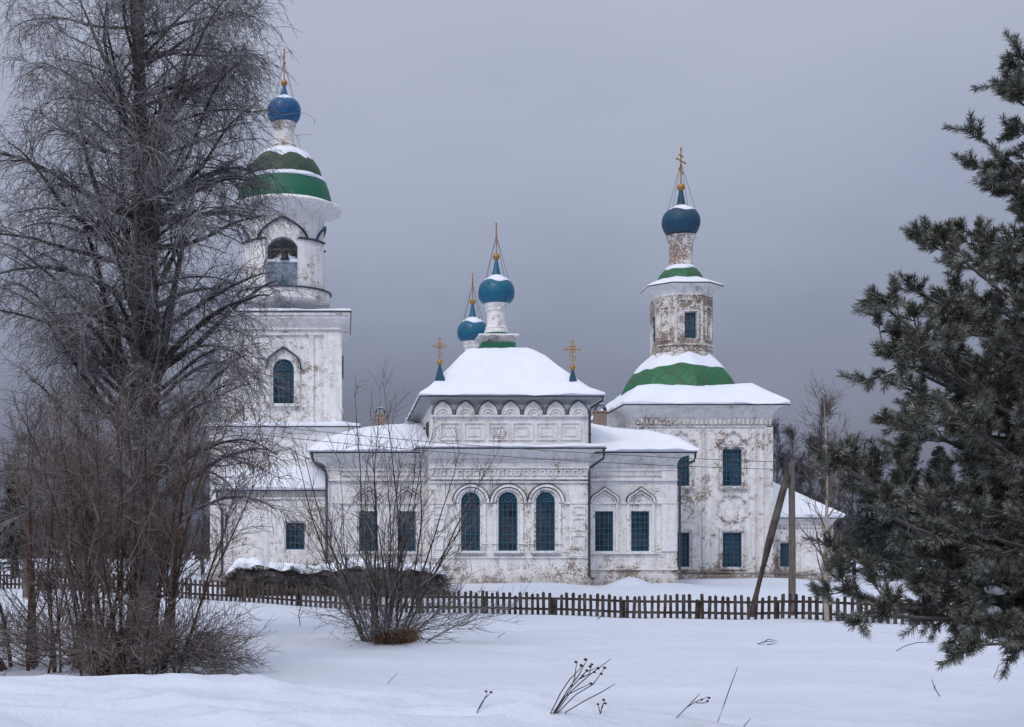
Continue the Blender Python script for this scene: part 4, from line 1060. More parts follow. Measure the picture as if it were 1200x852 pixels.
def shrub(name, X, Y, label, cat, nst, Lr, tilt, mat, seed, spread=.5, c2=15, l2=(.5, 1.4), c3=8, l3=(.2, .6), r0=.035, g1=-.01, up=.5, low=0, c4=0, tw=.0058):
    rng = np.random.default_rng(seed); z0 = gz(X, Y)
    R = empty(name, (X, Y, z0), label, cat)
    a = rng.uniform(0, 2*PI, nst); rr = spread*np.sqrt(rng.random(nst)); px, py = X+rr*np.cos(a), Y+rr*np.sin(a)
    P0 = np.stack([px, py, ground(px, py)-.12], -1)
    ta = np.abs(rng.normal(0, tilt, nst)); ta = np.clip(ta, 0, 1.25); az = a+rng.normal(0, .6, nst)
    D = np.stack([np.sin(ta)*np.cos(az), np.sin(ta)*np.sin(az), np.cos(ta)], -1)
    L = rng.uniform(*Lr, nst)*(1-.25*ta)
    st = grow(P0, D, L, 12, g1, .055, rng); sr = taper(rng.uniform(.6, 1.1, nst)*r0, 13, .12)
    sets = [(st, sr, 6)]
    if low:
        al = rng.uniform(-1.2, 1.2, low); P0 = np.stack([np.full(low, X)+rng.normal(0, .4, low), np.full(low, Y)+rng.normal(0, .3, low), np.full(low, z0)], -1); P0[:, 2] = ground(P0[:, 0], P0[:, 1])+.05
        azl = rng.uniform(0, 2*PI, low); el = rng.uniform(.25, .7, low)
        D = np.stack([np.cos(el)*np.cos(azl), np.cos(el)*np.sin(azl), np.sin(el)], -1)
        lo = grow(P0, D, rng.uniform(1.2, 2.15, low), 12, [0, 0, .02, .03, .05, .07, .08, .08, .08, .06, .02, -.02], .05, rng); lr = taper(np.full(low, .014), 13, .25)
        sets.append((lo, lr, 4)); st = np.concatenate([st, lo]); sr = np.concatenate([sr, lr])
    p, D, t, r, _ = spawn(st, sr, np.full(len(st), c2), .24, .98, .55, .16, rng, up)
    b2 = grow(p, D, rng.uniform(*l2, len(t))*(1.2-.7*t), 7, -.02, .075, rng); q2 = taper(np.clip(r*.5, .006, .014), 8, .3); sets.append((b2, q2, 4))
    p, D, t, r, _ = spawn(b2, q2, np.full(len(b2), c3), .12, 1., .62, .2, rng, up*.5)
    b3 = grow(p, D, rng.uniform(*l3, len(t)), 4, -.01, .10, rng); q3 = taper(np.full(len(t), tw), 5, .5); sets.append((b3, q3, 3))
    if c4:
        p, D, t, r, _ = spawn(b3, q3, np.full(len(b3), c4), .1, 1., .7, .2, rng)
        b4 = grow(p, D, rng.uniform(.1, .35, len(t)), 3, .02, .12, rng); sets.append((b4, taper(np.full(len(t), tw*.8), 4, .6), 3))
    V, Fq = tubes_geo(sets[:1]); np_mesh('stem', V, Fq, M['bush_stem'] if mat is M['bush'] else M['shrub_stem'], R)
    V, Fq = tubes_geo(sets[1:]); V[:, 2] = np.maximum(V[:, 2], ground(V[:, 0], V[:, 1])+.01); np_mesh('twigs', V, Fq, mat, R)
    return R
shrub('shrub', wx(150, 20.5), 20.5, 'large tangled reddish-brown shrub with many bare stems below the big birch', 'shrub', 27, (3.0, 5.4), .29, M['shrub'], 21, .9, 13, (.5, 1.4), 7, (.2, .6), .034, -.008, .3, 18, 2, .0044)
shrub('shrub', wx(52, 22.), 22., 'bare brown shrub at the left edge, beside the big tangled one', 'shrub', 18, (2.6, 5.0), .30, M['shrub'], 22, .8, 13, (.5, 1.3), 7, (.2, .6), .038, -.008, .3, 12, 2, .005)
CB = shrub('shrub', wx(447, 28.), 28., 'open multi-stemmed bare bush in the middle of the snow before the fence', 'shrub', 30, (3.2, 6.2), .40, M['bush'], 33, .40, 10, (.5, 1.6), 4, (.2, .6), .028, -.03, .6, 24, 0, .0052)

def tree(name, X, Y, h, label, mat_t, mat_c, seed, L=(.9, 2.), n1=34, c2=10, c3=6, r0=.07, ang=.7, g=-.03, tw=.006, tmin=.2, group=None, l2=(.3, .8), l3=(.15, .4)):
    rng = np.random.default_rng(seed); z0 = gz(X, Y); R = empty(name, (X, Y, z0), label, 'tree', group)
    zz = np.linspace(-.3, h, 16); t = np.clip(zz/h, 0, 1)
    tr = np.stack([X+.05*np.sin(zz*.9+seed)+.02*h*t*math.sin(seed), Y+.05*np.cos(zz*.8+seed), z0+zz], -1)[None]; rad = (r0*(1-t)**.9+.008)[None]
    V, Fq = tubes_geo([(tr, rad, 8)]); np_mesh('trunk', V, Fq, mat_t, R)
    p, D, tt, rr, _ = spawn(tr, rad, [n1], tmin, .99, ang, .15, rng)
    b1 = grow(p, D, rng.uniform(*L, n1)*np.interp(tt, [0, .3, .6, 1.], [1., 1.1, .9, .3]), 8, g, .06, rng); q1 = taper(np.clip(rr*.45, .008, .05), 9, .2); sets = [(b1, q1, 4)]
    p, D, t_, r_, _ = spawn(b1, q1, np.full(n1, c2), .12, 1., .65, .2, rng); b2 = grow(p, D, rng.uniform(*l2, len(t_)), 5, g, .09, rng); q2 = taper(np.clip(r_*.5, tw, .02), 6, .35); sets.append((b2, q2, 3))
    p, D, t_, r_, _ = spawn(b2, q2, np.full(len(b2), c3), .1, 1., .65, .2, rng); b3 = grow(p, D, rng.uniform(*l3, len(t_)), 3, .0, .12, rng); sets.append((b3, taper(np.full(len(t_), tw), 4, .6), 3))
    V, Fq = tubes_geo(sets); np_mesh('crown', V, Fq, mat_c, R); return R
tree('birch_tree', wx(970, 39.), 39., 6.7, 'slender young birch with a pale tan trunk standing in front of the fence', M['youngbark'], M['bushtwig'], 4, (1.0, 2.0), 34, 7, 2, .075, .72, -.035, .005, .12)
# ------------------------------------------------------------------ pole, strut and cables behind the fence
Yp_ = 43.; Xp = wx(928, Yp_); zp = gz(Xp, Yp_); zt_ = wz(541, Yp_)
R = empty('utility_pole', (Xp, Yp_, zp), 'upright grey wooden utility pole standing behind the fence', 'utility pole')
mb = MB(); mb.tube([(Xp, Yp_, zp-.3), (Xp+.01, Yp_, zp+2), (Xp-.01, Yp_, zt_)], [.125, .115, .10], 10); mb.build('shaft', M['pole'], R, 40)
ins = []
for dz, sx in ((-.08, -1), (-.34, 1)):
    mb = MB(); z = zt_+dz; mb.tube([(Xp+sx*.08, Yp_-.02, z-.08), (Xp+sx*.2, Yp_-.03, z-.1), (Xp+sx*.22, Yp_-.03, z)], .012, 6); mb.build('hook', M['metal'], R)
    mb = MB(); mb.lathe([(.02, z), (.05, z+.01), (.05, z+.05), (.035, z+.06), (.042, z+.1), (.015, z+.13)], Xp+sx*.22, Yp_-.03, 12); mb.build('insulator', M['metal'], R, 40); ins.append((Xp+sx*.22, Yp_-.03, z+.06))
Xs = wx(877, 42.2); zs = gz(Xs, 42.2)
mb = MB(); mb.tube([(Xs, 42.2, zs-.3), (wx(902, 42.6), 42.6, wz(633, 42.6)), (Xp-.17, Yp_-.05, wz(556, Yp_))], [.135, .125, .115], 10)
tag(mb.build('pole_strut', M['strut'], None, 40, True, (Xs, 42.2, zs)), 'dark slanting timber strut leaning against the upright grey pole', 'pole strut')
for k, (px, py) in enumerate(((-60, 446), (-60, 457))):
    a = Vector(ins[k]); b = Vector((wx(px, 52.), 52., wz(py, 52.))); mb = MB(); pts = []
    for i in range(25):
        t = i/24; p = a.lerp(b, t); p.z -= 4*t*(1-t)*(.55+.05*k); pts.append(p)
    mb.tube(pts, .011, 5); tag(mb.build('power_cable', M['metal'], None, True, True, tuple(a)), ('upper of the two thin overhead cables sagging across the church front', 'lower of the two thin overhead cables sagging across the church front')[k], 'cable', 'overhead cables')
Xg_, Yg_ = wx(30, 50), 50.
mb = MB(); zg = gz(Xg_, Yg_); mb.tube([(Xg_, Yg_, zg-.3), (Xg_+.02, Yg_, zg+1.5)], [.13, .12], 9)
tag(mb.build('wooden_post', M['pole'], None, 40, True, (Xg_, Yg_, zg)), 'stout grey wooden post behind the shrubs at the left edge', 'post')

# ------------------------------------------------------------------ snow-topped heap of brushwood in front of the wing
def heap():
    rng = np.random.default_rng(8); Y = 51.4; xa, xb = wx(266, Y), wx(524, Y); xm = (xa+xb)/2; z0 = gz(xm, Y)
    R = empty('brushwood_heap', (xm, Y, z0), 'long dark brushwood heap under thick snow between the fence and the church', 'brushwood heap')
    n = 46; mb = MB(); rs = []
    for i in range(n+1):
        x = xa+.1+(xb-xa-.2)*i/n; e = min(1, min(i, n-i)/3+.25); h = (1.12+.1*math.sin(x*1.3)+.06*math.sin(x*4.1))*e**.5; ring = []
        for j in range(13):
            a = PI*j/12; ring.append((x, Y-.75*math.cos(a)*(1+.08*math.sin(7*x+3*a)), z0-.25+h*math.sin(a)**.7+(0 if j in (0, 12) else .04*math.sin(9*x+5*a))))
        rs.append(ring)
    mb.rings(rs)
    # sticks poking out of the core
    N = 6500; x = rng.uniform(xa, xb, N); a = rng.uniform(0, PI*.66, N); e = np.clip(np.minimum(x-xa, xb-x)/.6+.25, 0, 1)**.5
    P0 = np.stack([x, Y-.66*np.cos(a), z0-.2+1.02*np.sin(a)**.8*e], -1)
    D = np.stack([rng.normal(0, .8, N), -np.cos(a)*.9+rng.normal(0, .4, N), .35+rng.normal(0, .45, N)], -1)
    st = grow(P0, D, rng.uniform(.2, .75, N), 4, .06, .2, rng); V, Fq = tubes_geo([(st, taper(rng.uniform(.005, .014, N), 5, .4), 3)])
    b = len(mb.v); mb.v += [tuple(v) for v in V.tolist()]; mb.f += [tuple(f) for f in (Fq+b).tolist()]; mb.mi += [0]*len(Fq)
    mb.build('brushwood', M['brush'], R, False, False)
    mb = MB(); rs = []
    for i in range(n*2+1):
        x = xa+(xb-xa)*i/(n*2); e = min(1, min(i, 2*n-i)/6+.12)**.5; g = .09*hsh(x, 1., .8)+.05*hsh(x, 3, 2.)
        ring = []
        for j in range(9):
            a = PI*j/8; hh = (.85+.30*e+.12*math.sin(x*1.3)); fr = .14*hsh(x*2.2, 1.+a, 1.6)+.08*hsh(x*6, 2.); ring.append((x, Y-(.50+g+fr)*math.cos(a)*(.6+.4*e), z0-.14+hh*(.86+.1*e)+(.30+g+.6*fr)*e*math.sin(a)**.7+.10*hsh(x*3., 5.)*(j < 3)))
        rs.append(ring)
    mb.rings(rs); mb.build('snow_cover', M['snow'], R, 60)
M['brush'] = m_twig('brushwood', (.046, .034, .028), (.34, .33, .34), .34, .4, .75, 5.)
heap()

# ------------------------------------------------------------------ trees beyond the church
bt = tree('bare_tree', wx(912, 86), 86., 9.6, 'tall grey bare tree behind the church, first to the right of its wall', M['far_twig'], M['far_twig'], 31, (1., 2.3), 30, 10, 6, .11, .55, -.04, .012, .12, 'bare trees behind the church', (.4, .9), (.2, .5))
lab = ['grey bare tree behind the apse roof, second from the church wall', 'leafless tree standing right behind the tip of the apse roof', 'tallest thin bare tree behind the young birch', 'wide bare tree behind the utility pole and the pine',
       'bare grey tree far behind the left end of the fence', 'bare tree behind the big birch, left of the porch', 'small bare tree close to the porch corner in the distance', 'bare tree at the left edge beyond the fence', 'distant bare tree just left of the big birch trunk', 'dense bare tree between the apse roof and the dark spruces', 'low bare tree just behind the right end of the apse']
for i, (px, Y, h) in enumerate(((930, 92, 9.8), (948, 84, 8.5), (962, 80, 10.2), (1000, 84, 8.6), (120, 82, 7.5), (205, 78, 6.8), (238, 86, 6.5), (20, 76, 8.0), (78, 88, 8.5), (985, 78, 7.4), (940, 76, 6.2))):
    X = wx(px, Y); r = bt.copy(); COL.objects.link(r); r.location = (X, Y, gz(X, Y)); r.rotation_euler = (0, 0, 1.3*i+.6); r.scale = (1.15 if i % 2 else .95, 1.05, h/9.6); r['label'] = lab[i]
    for ch in list(bt.children): c = ch.copy(); COL.objects.link(c); c.parent = r
M['spruce'] = m_twig('spruce_needles', (.022, .030, .022), (.20, .22, .24), .30, .45)
M['spruce_bark'] = m_plain('spruce_bark', (.05, .042, .038), .9)
def spruce(X, Y, h, label):
    rng = np.random.default_rng(17); z0 = gz(X, Y); R = empty('spruce_tree', (X, Y, z0), label, 'tree', 'dark spruces behind the church')
    mb = MB(); mb.tube([(X, Y, z0-.2), (X, Y, z0+h*.98)], [.16, .015], 8); mb.build('trunk', M['spruce_bark'], R, 40)
    nb = 330; zz = h*(.04+.95*rng.random(nb)**.85); L = (1-zz/h)**.8*h*.26+.12; az = rng.uniform(0, 2*PI, nb)
    D = np.stack([np.cos(az), np.sin(az), rng.normal(.0, .12, nb)], -1)
    b = grow(np.stack([np.full(nb, X), np.full(nb, Y), z0+zz], -1), D, L*rng.uniform(.7, 1.1, nb), 6, [.08, .07, .04, .0, -.05, -.08], .06, rng)
    bV, bF = tubes_geo([(b, taper(np.full(nb, .018), 7, .3), 3)])
    p, D, t, r, _ = spawn(b, taper(np.full(nb, .018), 7, .3), np.full(nb, 46), .12, 1., .9, .3, rng); n = len(p)
    D[:, 2] -= .35; D = nrm(D); Ln = rng.uniform(.12, .34, n); Wd = nrm(np.cross(D, rng.normal(size=(n, 3))))*rng.uniform(.018, .04, n)[:, None]
    V = np.stack([p-Wd*.5, p+Wd*.5, p+D*Ln[:, None]*.6+Wd, p+D*Ln[:, None]], 1).reshape(-1, 3); Fq = np.arange(n*4).reshape(n, 4)
    np_mesh('crown', np.concatenate([bV, V]), np.concatenate([bF, Fq+len(bV)]), M['spruce'], R, smooth=False); return R
st_ = spruce(wx(1062, 74), 74., 8.4, 'dark spruce behind the pine, its tip above the needles')
sl = ['dark spruce just right of the apse behind the bare branches', 'broad dark spruce deep behind the middle of the pine', 'dark spruce behind the pine, near the right end of the fence', 'dark spruce at the far right behind the pine boughs',
      'shorter dark spruce between the young birch and the pine', 'dark spruce at the left edge behind the shrubs', 'dark spruce seen through the twigs left of the big birch trunk', 'dark spruce between the big birch and the porch']
for i, (px, Y, h) in enumerate(((1022, 72, 6.6), (1100, 78, 8.), (1140, 72, 7.5), (1185, 76, 8.5), (1045, 66, 5.), (15, 72, 6.), (95, 76, 5.6), (185, 74, 5.))):
    X = wx(px, Y); r = st_.copy(); COL.objects.link(r); r.location = (X, Y, gz(X, Y)); r.rotation_euler = (0, 0, 2.1*i+.5); r.scale = (h/8.4*1.1, h/8.4*1.1, h/8.4); r['label'] = sl[i]
    for ch in list(st_.children): c = ch.copy(); COL.objects.link(c); c.parent = r
# distant wood along the horizon
def far_wood():
    rng = np.random.default_rng(2); V = []; n = 2600; x = rng.uniform(-330, 420, n); y = 175+rng.uniform(0, 45, n)+.05*np.abs(x)
    h = rng.uniform(4.5, 8.5, n)*(1+.15*np.sin(x*.05)); z = ground(x, y); m = 26; F_ = []
    T = rng.random((n, m)); a = rng.uniform(0, 2*PI, (n, m)); rr = (1-T)*h[:, None]*.22*rng.uniform(.4, 1.2, (n, m))
    c = np.stack([x[:, None]+rr*np.cos(a), y[:, None]+rr*np.sin(a), z[:, None]+T*h[:, None]], -1)
    d = np.stack([np.cos(a), np.sin(a), -.5+0*a], -1)*(.5+.9*(1-T))[..., None]; w_ = np.stack([-np.sin(a), np.cos(a), 0*a], -1)*.35
    up = np.array([0, 0, .7])
    V = np.stack([c-w_, c+d*.5-w_*.4-up*.4, c+w_*1.1-up*.1, c+up*(.4+.8*T)[..., None]], 2).reshape(-1, 3)
    o = np_mesh('far_forest', V, np.arange(len(V)).reshape(-1, 4), M['far_forest'], None, (0, 190, 0), False); o['kind'] = 'stuff'; o['label'] = 'dark far-off wood along the snowy horizon'; o['category'] = 'forest'
M['far_forest'] = m_twig('far_forest', (.05, .055, .062), (.2, .21, .25), .3, .6)
far_wood()

# ------------------------------------------------------------------ pine reaching in from the right
M['needle'] = m_twig('pine_needles', (.064, .070, .042), (.50, .51, .49), .66, .5, .25, 7.)
M['pine_bark'] = m_twig('pine_bark', (.05, .040, .034), (.4, .4, .42), .3, .5)
def pine():
    rng = np.random.default_rng(14); Xt, Yt = 6.55, 10.4; z0 = gz(Xt, Yt)
    R = empty('pine_tree', (Xt, Yt, z0), 'young frosted pine with long needles and snow clumps filling the right edge', 'tree')
    zz = np.linspace(-.3, 8.2, 20); tr = np.stack([Xt+.05*np.sin(zz), Yt+.05*np.cos(zz*1.2), z0+zz], -1)[None]; rad = (.15*(1-np.clip(zz/8.2, 0, 1))**.9+.012)[None]
    V, Fq = tubes_geo([(tr, rad, 12)]); np_mesh('trunk', V, Fq, M['pine_bark'], R)
    tips = [(1150, 100, 10.4, .5), (1178, 84, 10.2, .5), (1192, 150, 10.4, .4), (1136, 190, 10.2, .35), (1172, 180, 10.3, .35), (1166, 74, 10.6, .5), (1130, 160, 10.1, .4), (1150, 215, 10.5, .3), (1188, 110, 10., .55), (1172, 245, 9.8, .2),
            (1074, 274, 9.6, .25), (1120, 290, 10.4, .2), (1160, 300, 9.4, .15), (1004, 347, 9.3, .2), (1052, 338, 10., .15), (1100, 350, 9.7, .1), (1008, 404, 9.5, .12), (1014, 442, 10.2, .1), (1064, 420, 9., .05), (1110, 420, 10.5, .05), (1160, 400, 9., 0),
            (956, 522, 9.2, .12), (990, 552, 9.8, .05), (1032, 492, 10.4, .05), (1022, 590, 8.8, 0.), (1066, 560, 10.3, 0.), (1085, 500, 9.2, 0.), (1130, 500, 9.9, 0.), (1120, 580, 9., -.05),
            (986, 690, 9.4, -.1), (1022, 716, 8.9, -.15), (1000, 650, 10., -.05), (1060, 640, 9.6, -.1), (1075, 690, 9., -.15), (1105, 640, 9.9, -.1), (1150, 620, 8.7, -.1), (1132, 755, 8.9, -.3), (1185, 765, 9.2, -.3), (1150, 700, 9.8, -.15), (1185, 690, 9., -.2)]
    for i in range(24): tips.append((rng.uniform(1075, 1215), 280+430*rng.random()**.75, rng.uniform(8.6, 12.2), rng.uniform(-.1, .15)))
    tip = np.array([(wx(a+(16 if b < 480 else -8), Y), Y, wz(b, Y)) for a, b, Y, _ in tips]); rise = np.array([t[3] for t in tips])
    # the sides of the tree that face away from the photograph
    m = 40; az = rng.uniform(-1.9, 1.9, m); hz = z0+rng.uniform(1.0, 7.6, m); L = np.interp(hz-z0, [1, 3, 7.6], [2.3, 2.5, .6])*rng.uniform(.8, 1.1, m)
    tip = np.concatenate([tip, np.stack([Xt+.35+L*np.cos(az), Yt+L*np.sin(az), hz], -1)]); rise = np.concatenate([rise, np.full(m, .15)])
    n = len(tip); d = np.hypot(tip[:, 0]-Xt, tip[:, 1]-Yt); zb = np.clip(tip[:, 2]-rise*d*1.2-.12*d, z0+.5, z0+7.9)
    P0 = np.stack([np.full(n, Xt), np.full(n, Yt), zb], -1); s = np.linspace(0, 1, 13)[None, :, None]
    mid = (P0+tip)/2; mid[:, 2] -= .10*d-.1*rise; b1 = (1-s)**2*P0[:, None]+2*s*(1-s)*mid[:, None]+s**2*tip[:, None]
    b1 += np.cumsum(rng.normal(0, .012, b1.shape), 1)*s*(1-s)*3; q1 = taper(.007+.007*d, 13, .3); sets = [(b1, q1, 6)]
    cnt = np.clip((d*5.0).astype(int), 5, 16)
    p, D, t, r, idx = spawn(b1, q1, cnt, .30, .99, .75, .15, rng, .15)
    D[:, 2] += .12; b2 = grow(p, D, rng.uniform(.22, .52, len(t))*(1.25-.6*t), 6, -.03, .07, rng); q2 = taper(np.clip(r*.55, .004, .008), 7, .5); sets.append((b2, q2, 5))
    p, D, t, r, idx = spawn(b2, q2, np.full(len(b2), 6), .3, .98, .75, .15, rng, .3)
    b3 = grow(p, D, rng.uniform(.07, .17, len(t)), 6, -.03, .06, rng); q3 = taper(np.full(len(t), .0042), 7, .7); sets.append((b3, q3, 4))
    V, Fq = tubes_geo(sets); np_mesh('branches', V, Fq, M['pine_bark'], R)
    # needles round the last part of every shoot
    NV = []
    for pl, k, t0 in ((b3, 96, .1), (b2, 110, .5), (b1, 120, .9)):
        N, P, _ = pl.shape; idx = np.repeat(np.arange(N), k); t = t0+(1-t0)*rng.random(len(idx)); f = t*(P-1); i = np.minimum(f.astype(int), P-2); w_ = (f-i)[:, None]
        a, b = pl[idx, i], pl[idx, i+1]; pos = a+(b-a)*w_; T = nrm(b-a); Rr = rng.normal(size=T.shape); Rr = nrm(Rr-np.sum(Rr*T, 1, keepdims=True)*T)
        an = rng.normal(.80, .17, len(idx))*(1.12-.35*t); Dn = T*np.cos(an)[:, None]+Rr*np.sin(an)[:, None]; Ln = rng.uniform(.046, .074, len(idx))
        Wn = nrm(np.cross(Dn, rng.normal(size=Dn.shape)))*.0021; tipn = pos+Dn*Ln[:, None]; tipn[:, 2] -= .004
        NV.append(np.stack([pos-Wn*.6, pos+Wn*.6, pos+Dn*Ln[:, None]*.6+Wn, tipn, pos+Dn*Ln[:, None]*.6-Wn], 1))
    NV = np.concatenate(NV); V = NV.reshape(-1, 3); Fq = np.arange(len(V)).reshape(-1, 5)
    np_mesh('needles', V, Fq, M['needle'], R, smooth=False); print('needles', len(NV))
    # clumps of snow caught on the boughs
    rr = random.Random(4); done = 0
    vis_ = [i for i in range(41) if i > 10] * 2; rr.shuffle(vis_)
    for i in vis_:
        if done > 44: break
        k = rr.choice((4, 5, 6, 7, 8)); c = b1[i, k]+np.array([0, -.03, 0.]); mb = MB(); sx, sy, sz = rr.uniform(.05, .14), rr.uniform(.035, .09), rr.uniform(.020, .040); ph = rr.uniform(0, 6)
        T = b1[i, k+1]-b1[i, k-1]; ca = math.atan2(T[1], T[0]); sl_ = T[2]/max(math.hypot(T[0], T[1]), .01); rs = []
        for u_ in range(9):
            th = -PI/2+PI*u_/8; ring = []
            for v_ in range(14):
                a = 2*PI*v_/14; q = 1+.22*math.sin(2*a+ph)+.14*math.sin(3*a+2*ph+th*2); r_ = max(math.cos(th), .03)*q
                lx, ly = sx*r_*math.cos(a), sy*r_*math.sin(a); ring.append((c[0]+lx*math.cos(ca)-ly*math.sin(ca), c[1]+lx*math.sin(ca)+ly*math.cos(ca), c[2]+.055+lx*sl_+sz*math.sin(th)*(1 if th > 0 else .45)+.012*math.sin(a*3+ph)))
            rs.append(ring)
        mb.rings(rs); mb.build('snow_clump', M['snow'], R, True); done += 1
pine()

# ------------------------------------------------------------------ dry plants sticking out of the snow
M['weed'] = m_plain('dry_weed', (.045, .036, .03), .9, 0, .4, 30.)
M['straw'] = m_plain('dry_grass', (.20, .125, .07), .9, 0, .5, 9.)
def hit(px, py):
    for Y in np.arange(7.5, 60, .02):
        X = wx(px, Y)
        if CY-F*(gz(X, Y)-ZE)/Y <= py: return X, Y, gz(X, Y)
def weed(px, py, stems, label, cat='dry plant', heads=None, r=.0045, name='dry_plant'):
    """stems: lists of image offsets (dx, dy up) in photo px from the foot, measured at the foot's depth"""
    X, Y, z = hit(px, py); k = Y/F; R = empty(name, (X, Y, z), label, cat); mb = MB()
    rr = random.Random(int(px)); hb = MB(); nh = 0
    for s_ in stems:
        dy = rr.uniform(-.06, .06); P = [(X+s_[0][0]*k, Y+dy*.3, z-.06)] if s_[0][1] < 2 else []; n = len(s_)
        for j, (a, b) in enumerate(s_[0:]): P.append((X+a*k, Y+dy*(j+1)/n, z+b*k))
        mb.tube(P, [r]*(len(P)-1)+[r*.55], 5)
    mb.build('stem', M['weed'], R)
    for (a, b, s2) in (heads or []):
        h = MB(); c = (X+a*k, Y+rr.uniform(-.03, .03), z+b*k); q = s2*k
        h.rings([[(c[0]+q*math.sin(PI*i/6)*math.cos(2*PI*j/9)*(1+.18*math.sin(j*2.6+i)), c[1]+q*math.sin(PI*i/6)*math.sin(2*PI*j/9), c[2]-q*math.cos(PI*i/6)*.8) for j in range(9)] for i in range(1, 6)]); h.build('seed_head', M['weed'], R, True)
    return R
weed(645, 837, [[(0, 0), (12, 25), (22, 40), (36, 55)], [(3, 0), (20, 28), (33, 46), (41, 62)], [(5, 0), (25, 30), (42, 48), (54, 52)], [(6, 0), (24, 26), (44, 44), (70, 64)], [(8, 0), (30, 22), (50, 34), (63, 52)], [(4, 0), (18, 20), (34, 28), (47, 34)], [(18, 1), (40, 14), (60, 24), (77, 34)], [(24, 30), (28, 42), (30, 60)], [(35, 40), (47, 46), (49, 56)]],
     'biggest clump of dark dry flower stalks leaning over the front snowdrift', heads=[(36, 56, 2.2), (41, 63, 2.2), (46, 55, 2), (30, 60, 2), (55, 53, 2.1), (64, 53, 2), (47, 35, 1.9), (49, 57, 1.8), (52, 48, 1.8), (43, 50, 1.8), (60, 46, 1.8), (38, 44, 1.6)])
weed(703, 836, [[(0, 0), (2, 8), (4, 15)], [(0, 0), (-2, 7), (-3, 10)], [(1, 0), (3, 6), (6, 12)]], 'short dark dry stalks with round heads beside the biggest clump', heads=[(4, 16, 1.8), (-3, 11, 1.6), (6, 12, 1.6)])
weed(559, 836, [[(0, 0), (6, 11), (11, 22)], [(2, 3), (9, 14), (17, 21)]], 'forked dry stalk with seed heads on the drift left of the biggest clump', heads=[(11, 23, 1.7), (17, 22, 1.8)])
weed(793, 842, [[(0, 0), (12, 12), (22, 18), (37, 24)], [(12, 12), (20, 20), (28, 28)], [(22, 18), (30, 18), (36, 20)]], 'low branching dry twig on the drift left of the tall bare stalk', heads=[(37, 24, 1.8), (36, 20, 1.6), (30, 21, 1.5)])
weed(841, 847, [[(0, 0), (8, 22), (15, 42), (24, 65)]], 'tall single bare stalk slanting out of the snow at lower right')
weed(872, 852, [[(0, 0), (8, 9)]], 'short bare stub of stalk at the bottom edge right of the tall one')
weed(454, 801, [[(0, 0), (6, 6), (12, 13)]], 'short bare stalk on the snow below the middle bush')
weed(887, 755, [[(0, 0), (9, 3), (24, 4)], [(8, 2), (13, 6), (20, 5)], [(2, 0), (10, -1), (22, 2)]], 'flat broken twig lying on the smooth snow before the strut', r=.009)
weed(1050, 763, [[(0, 0), (10, 6), (24, 10), (45, 11)]], 'thin arched stalk on the snow left of the lowest pine boughs', r=.008)
weed(1101, 816, [[(0, 0), (-6, 9), (-10, 20)], [(-5, 8), (-2, 12)]], 'small forked stalk on the snow under the pine', r=.006)
weed(700, 726, [[(0, 0), (4, 4), (8, 8)]], 'short leaning stalk close before the fence, left one of two', r=.014)
weed(725, 723, [[(0, 0), (4, 4), (10, 8)], [(3, 3), (4, 10)], [(5, 5), (8, 14)]], 'forked stalk close before the fence, right one of two', r=.012)
weed(583, 748, [[(0, 0), (3, 3), (9, 7)]], 'tiny stalk on the open snow right of the middle bush', r=.008)
weed(352, 733, [[(0, 0), (-2, 12), (1, 24), (-1, 34)], [(0, 12), (5, 18)]], 'upright bare sprig on the snow left of the middle bush', r=.012)
weed(1165, 795, [[(0, 0), (4, 8), (7, 16)]], 'small bare stalk on the snow at the right edge', r=.006)
def tussock():
    rng = np.random.default_rng(6); X, Y = wx(464, 27.6), 27.6; z = gz(X, Y); R = empty('grass_tussock', (X, Y, z), 'brown tussock of matted dead grass at the foot of the middle bush', 'grass tussock')
    n = 1500; a = rng.uniform(0, 2*PI, n); r = .27*np.sqrt(rng.random(n)); P0 = np.stack([X+r*np.cos(a), Y+r*np.sin(a)*.8, np.full(n, z-.05)+.22*rng.random(n)], -1)
    D = np.stack([np.cos(a)*.8, np.sin(a)*.8, .9+rng.normal(0, .3, n)], -1); st = grow(P0, D, rng.uniform(.2, .5, n), 6, [.05, .15, .25, .35, .4, .4], .12, rng)
    V, Fq = tubes_geo([(st, taper(np.full(n, .006), 7, .4), 3)]); np_mesh('blades', V, Fq, M['straw'], R)
    mb = MB(); mb.lathe([(.26, z-.1), (.27, z+.08), (.21, z+.2), (.1, z+.28), (.02, z+.30)], X, Y, 18); mb.build('matted_core', M['straw'], R, True)
tussock()
# ------------------------------------------------------------------ camera, sky, light
sc = bpy.context.scene
cam = bpy.data.cameras.new('camera'); co = bpy.data.objects.new('camera', cam); COL.objects.link(co)
co.location = (0, 0, ZE); co.rotation_euler = (PI/2, 0, 0)
cam.sensor_width = 36; cam.lens = 36*F/1200; cam.shift_x = (600-CX)/1200; cam.shift_y = (CY-426)/1200
cam.clip_end = 3000; cam.clip_start = .1; sc.camera = co
w = bpy.data.worlds.new('World'); sc.world = w; w.use_nodes = True; nt = w.node_tree; nt.nodes.clear()
N = nt.nodes.new; Lk = nt.links.new
out = N('ShaderNodeOutputWorld'); bg = N('ShaderNodeBackground'); bg2 = N('ShaderNodeBackground'); ad = N('ShaderNodeAddShader')
sky = N('ShaderNodeTexSky'); sky.sky_type = 'NISHITA'; sky.sun_disc = False
SE, SA = math.radians(40), math.radians(212)
sky.sun_elevation = SE; sky.sun_rotation = SA; sky.air_density = 2.; sky.dust_density = 4.
tc = N('ShaderNodeTexCoord'); sp = N('ShaderNodeSeparateXYZ'); Lk(tc.outputs['Generated'], sp.inputs[0])
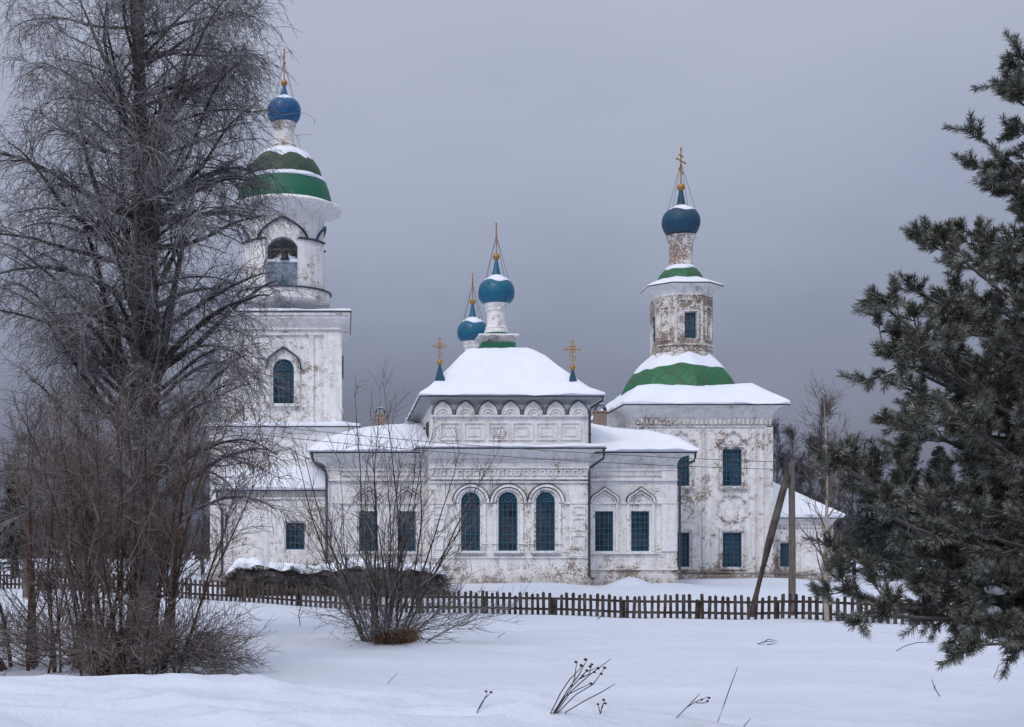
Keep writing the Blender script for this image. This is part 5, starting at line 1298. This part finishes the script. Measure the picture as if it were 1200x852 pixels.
# overcast: grey-blue deck that darkens towards the horizon, with faint cloud structure
mp = N('ShaderNodeMapping'); mp.inputs['Scale'].default_value = (1., 1., 2.6); Lk(tc.outputs['Generated'], mp.inputs[0])
nz = N('ShaderNodeTexNoise'); nz.inputs['Scale'].default_value = 2.3; nz.inputs['Detail'].default_value = 5; Lk(mp.outputs[0], nz.inputs['Vector'])
mr = N('ShaderNodeMapRange'); Lk(nz.outputs['Fac'], mr.inputs[0]); mr.inputs[1].default_value = .3; mr.inputs[2].default_value = .7; mr.inputs[3].default_value = -.05; mr.inputs[4].default_value = .05
ad2 = N('ShaderNodeMath'); ad2.operation = 'ADD'; Lk(sp.outputs[2], ad2.inputs[0]); Lk(mr.outputs[0], ad2.inputs[1])
rp = N('ShaderNodeValToRGB'); Lk(ad2.outputs[0], rp.inputs[0]); e = rp.color_ramp.elements
SKY = [(0., (.110, .126, .198)), (.09, (.157, .177, .272)), (.17, (.235, .263, .382)), (.26, (.337, .370, .500)), (.42, (.460, .490, .612)), (.62, (.57, .60, .70)), (1., (.78, .81, .91))]
while len(e) < len(SKY): e.new(.5)
for i, (p, c) in enumerate(SKY): e[i].position = p; e[i].color = (*c, 1)
# the cloud is thinner, and brighter, on the sun's side
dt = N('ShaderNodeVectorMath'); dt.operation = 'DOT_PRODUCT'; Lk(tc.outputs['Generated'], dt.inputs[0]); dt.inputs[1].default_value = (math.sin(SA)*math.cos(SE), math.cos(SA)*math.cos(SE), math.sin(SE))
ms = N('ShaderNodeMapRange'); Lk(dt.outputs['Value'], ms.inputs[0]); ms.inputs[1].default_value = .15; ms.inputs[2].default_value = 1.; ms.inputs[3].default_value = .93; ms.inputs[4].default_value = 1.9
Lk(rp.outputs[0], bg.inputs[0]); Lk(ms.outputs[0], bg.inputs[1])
Lk(sky.outputs[0], bg2.inputs[0]); bg2.inputs[1].default_value = .012
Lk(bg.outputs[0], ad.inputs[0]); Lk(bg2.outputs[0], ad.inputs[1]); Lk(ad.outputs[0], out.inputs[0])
sun = bpy.data.lights.new('sun', 'SUN'); so = bpy.data.objects.new('sun', sun); COL.objects.link(so)
sun.energy = .85; sun.angle = math.radians(14); sun.color = (1., .93, .86)
d = Vector((math.sin(SA)*math.cos(SE), math.cos(SA)*math.cos(SE), math.sin(SE)))   # towards the sun: behind the camera, to its left
so.rotation_euler = d.to_track_quat('Z', 'Y').to_euler()
sc.view_settings.view_transform = 'Standard'; sc.view_settings.look = 'None'; sc.view_settings.exposure = 0; sc.view_settings.gamma = 1
sc.render.engine = 'CYCLES'; sc.cycles.max_bounces = 6; sc.cycles.diffuse_bounces = 3
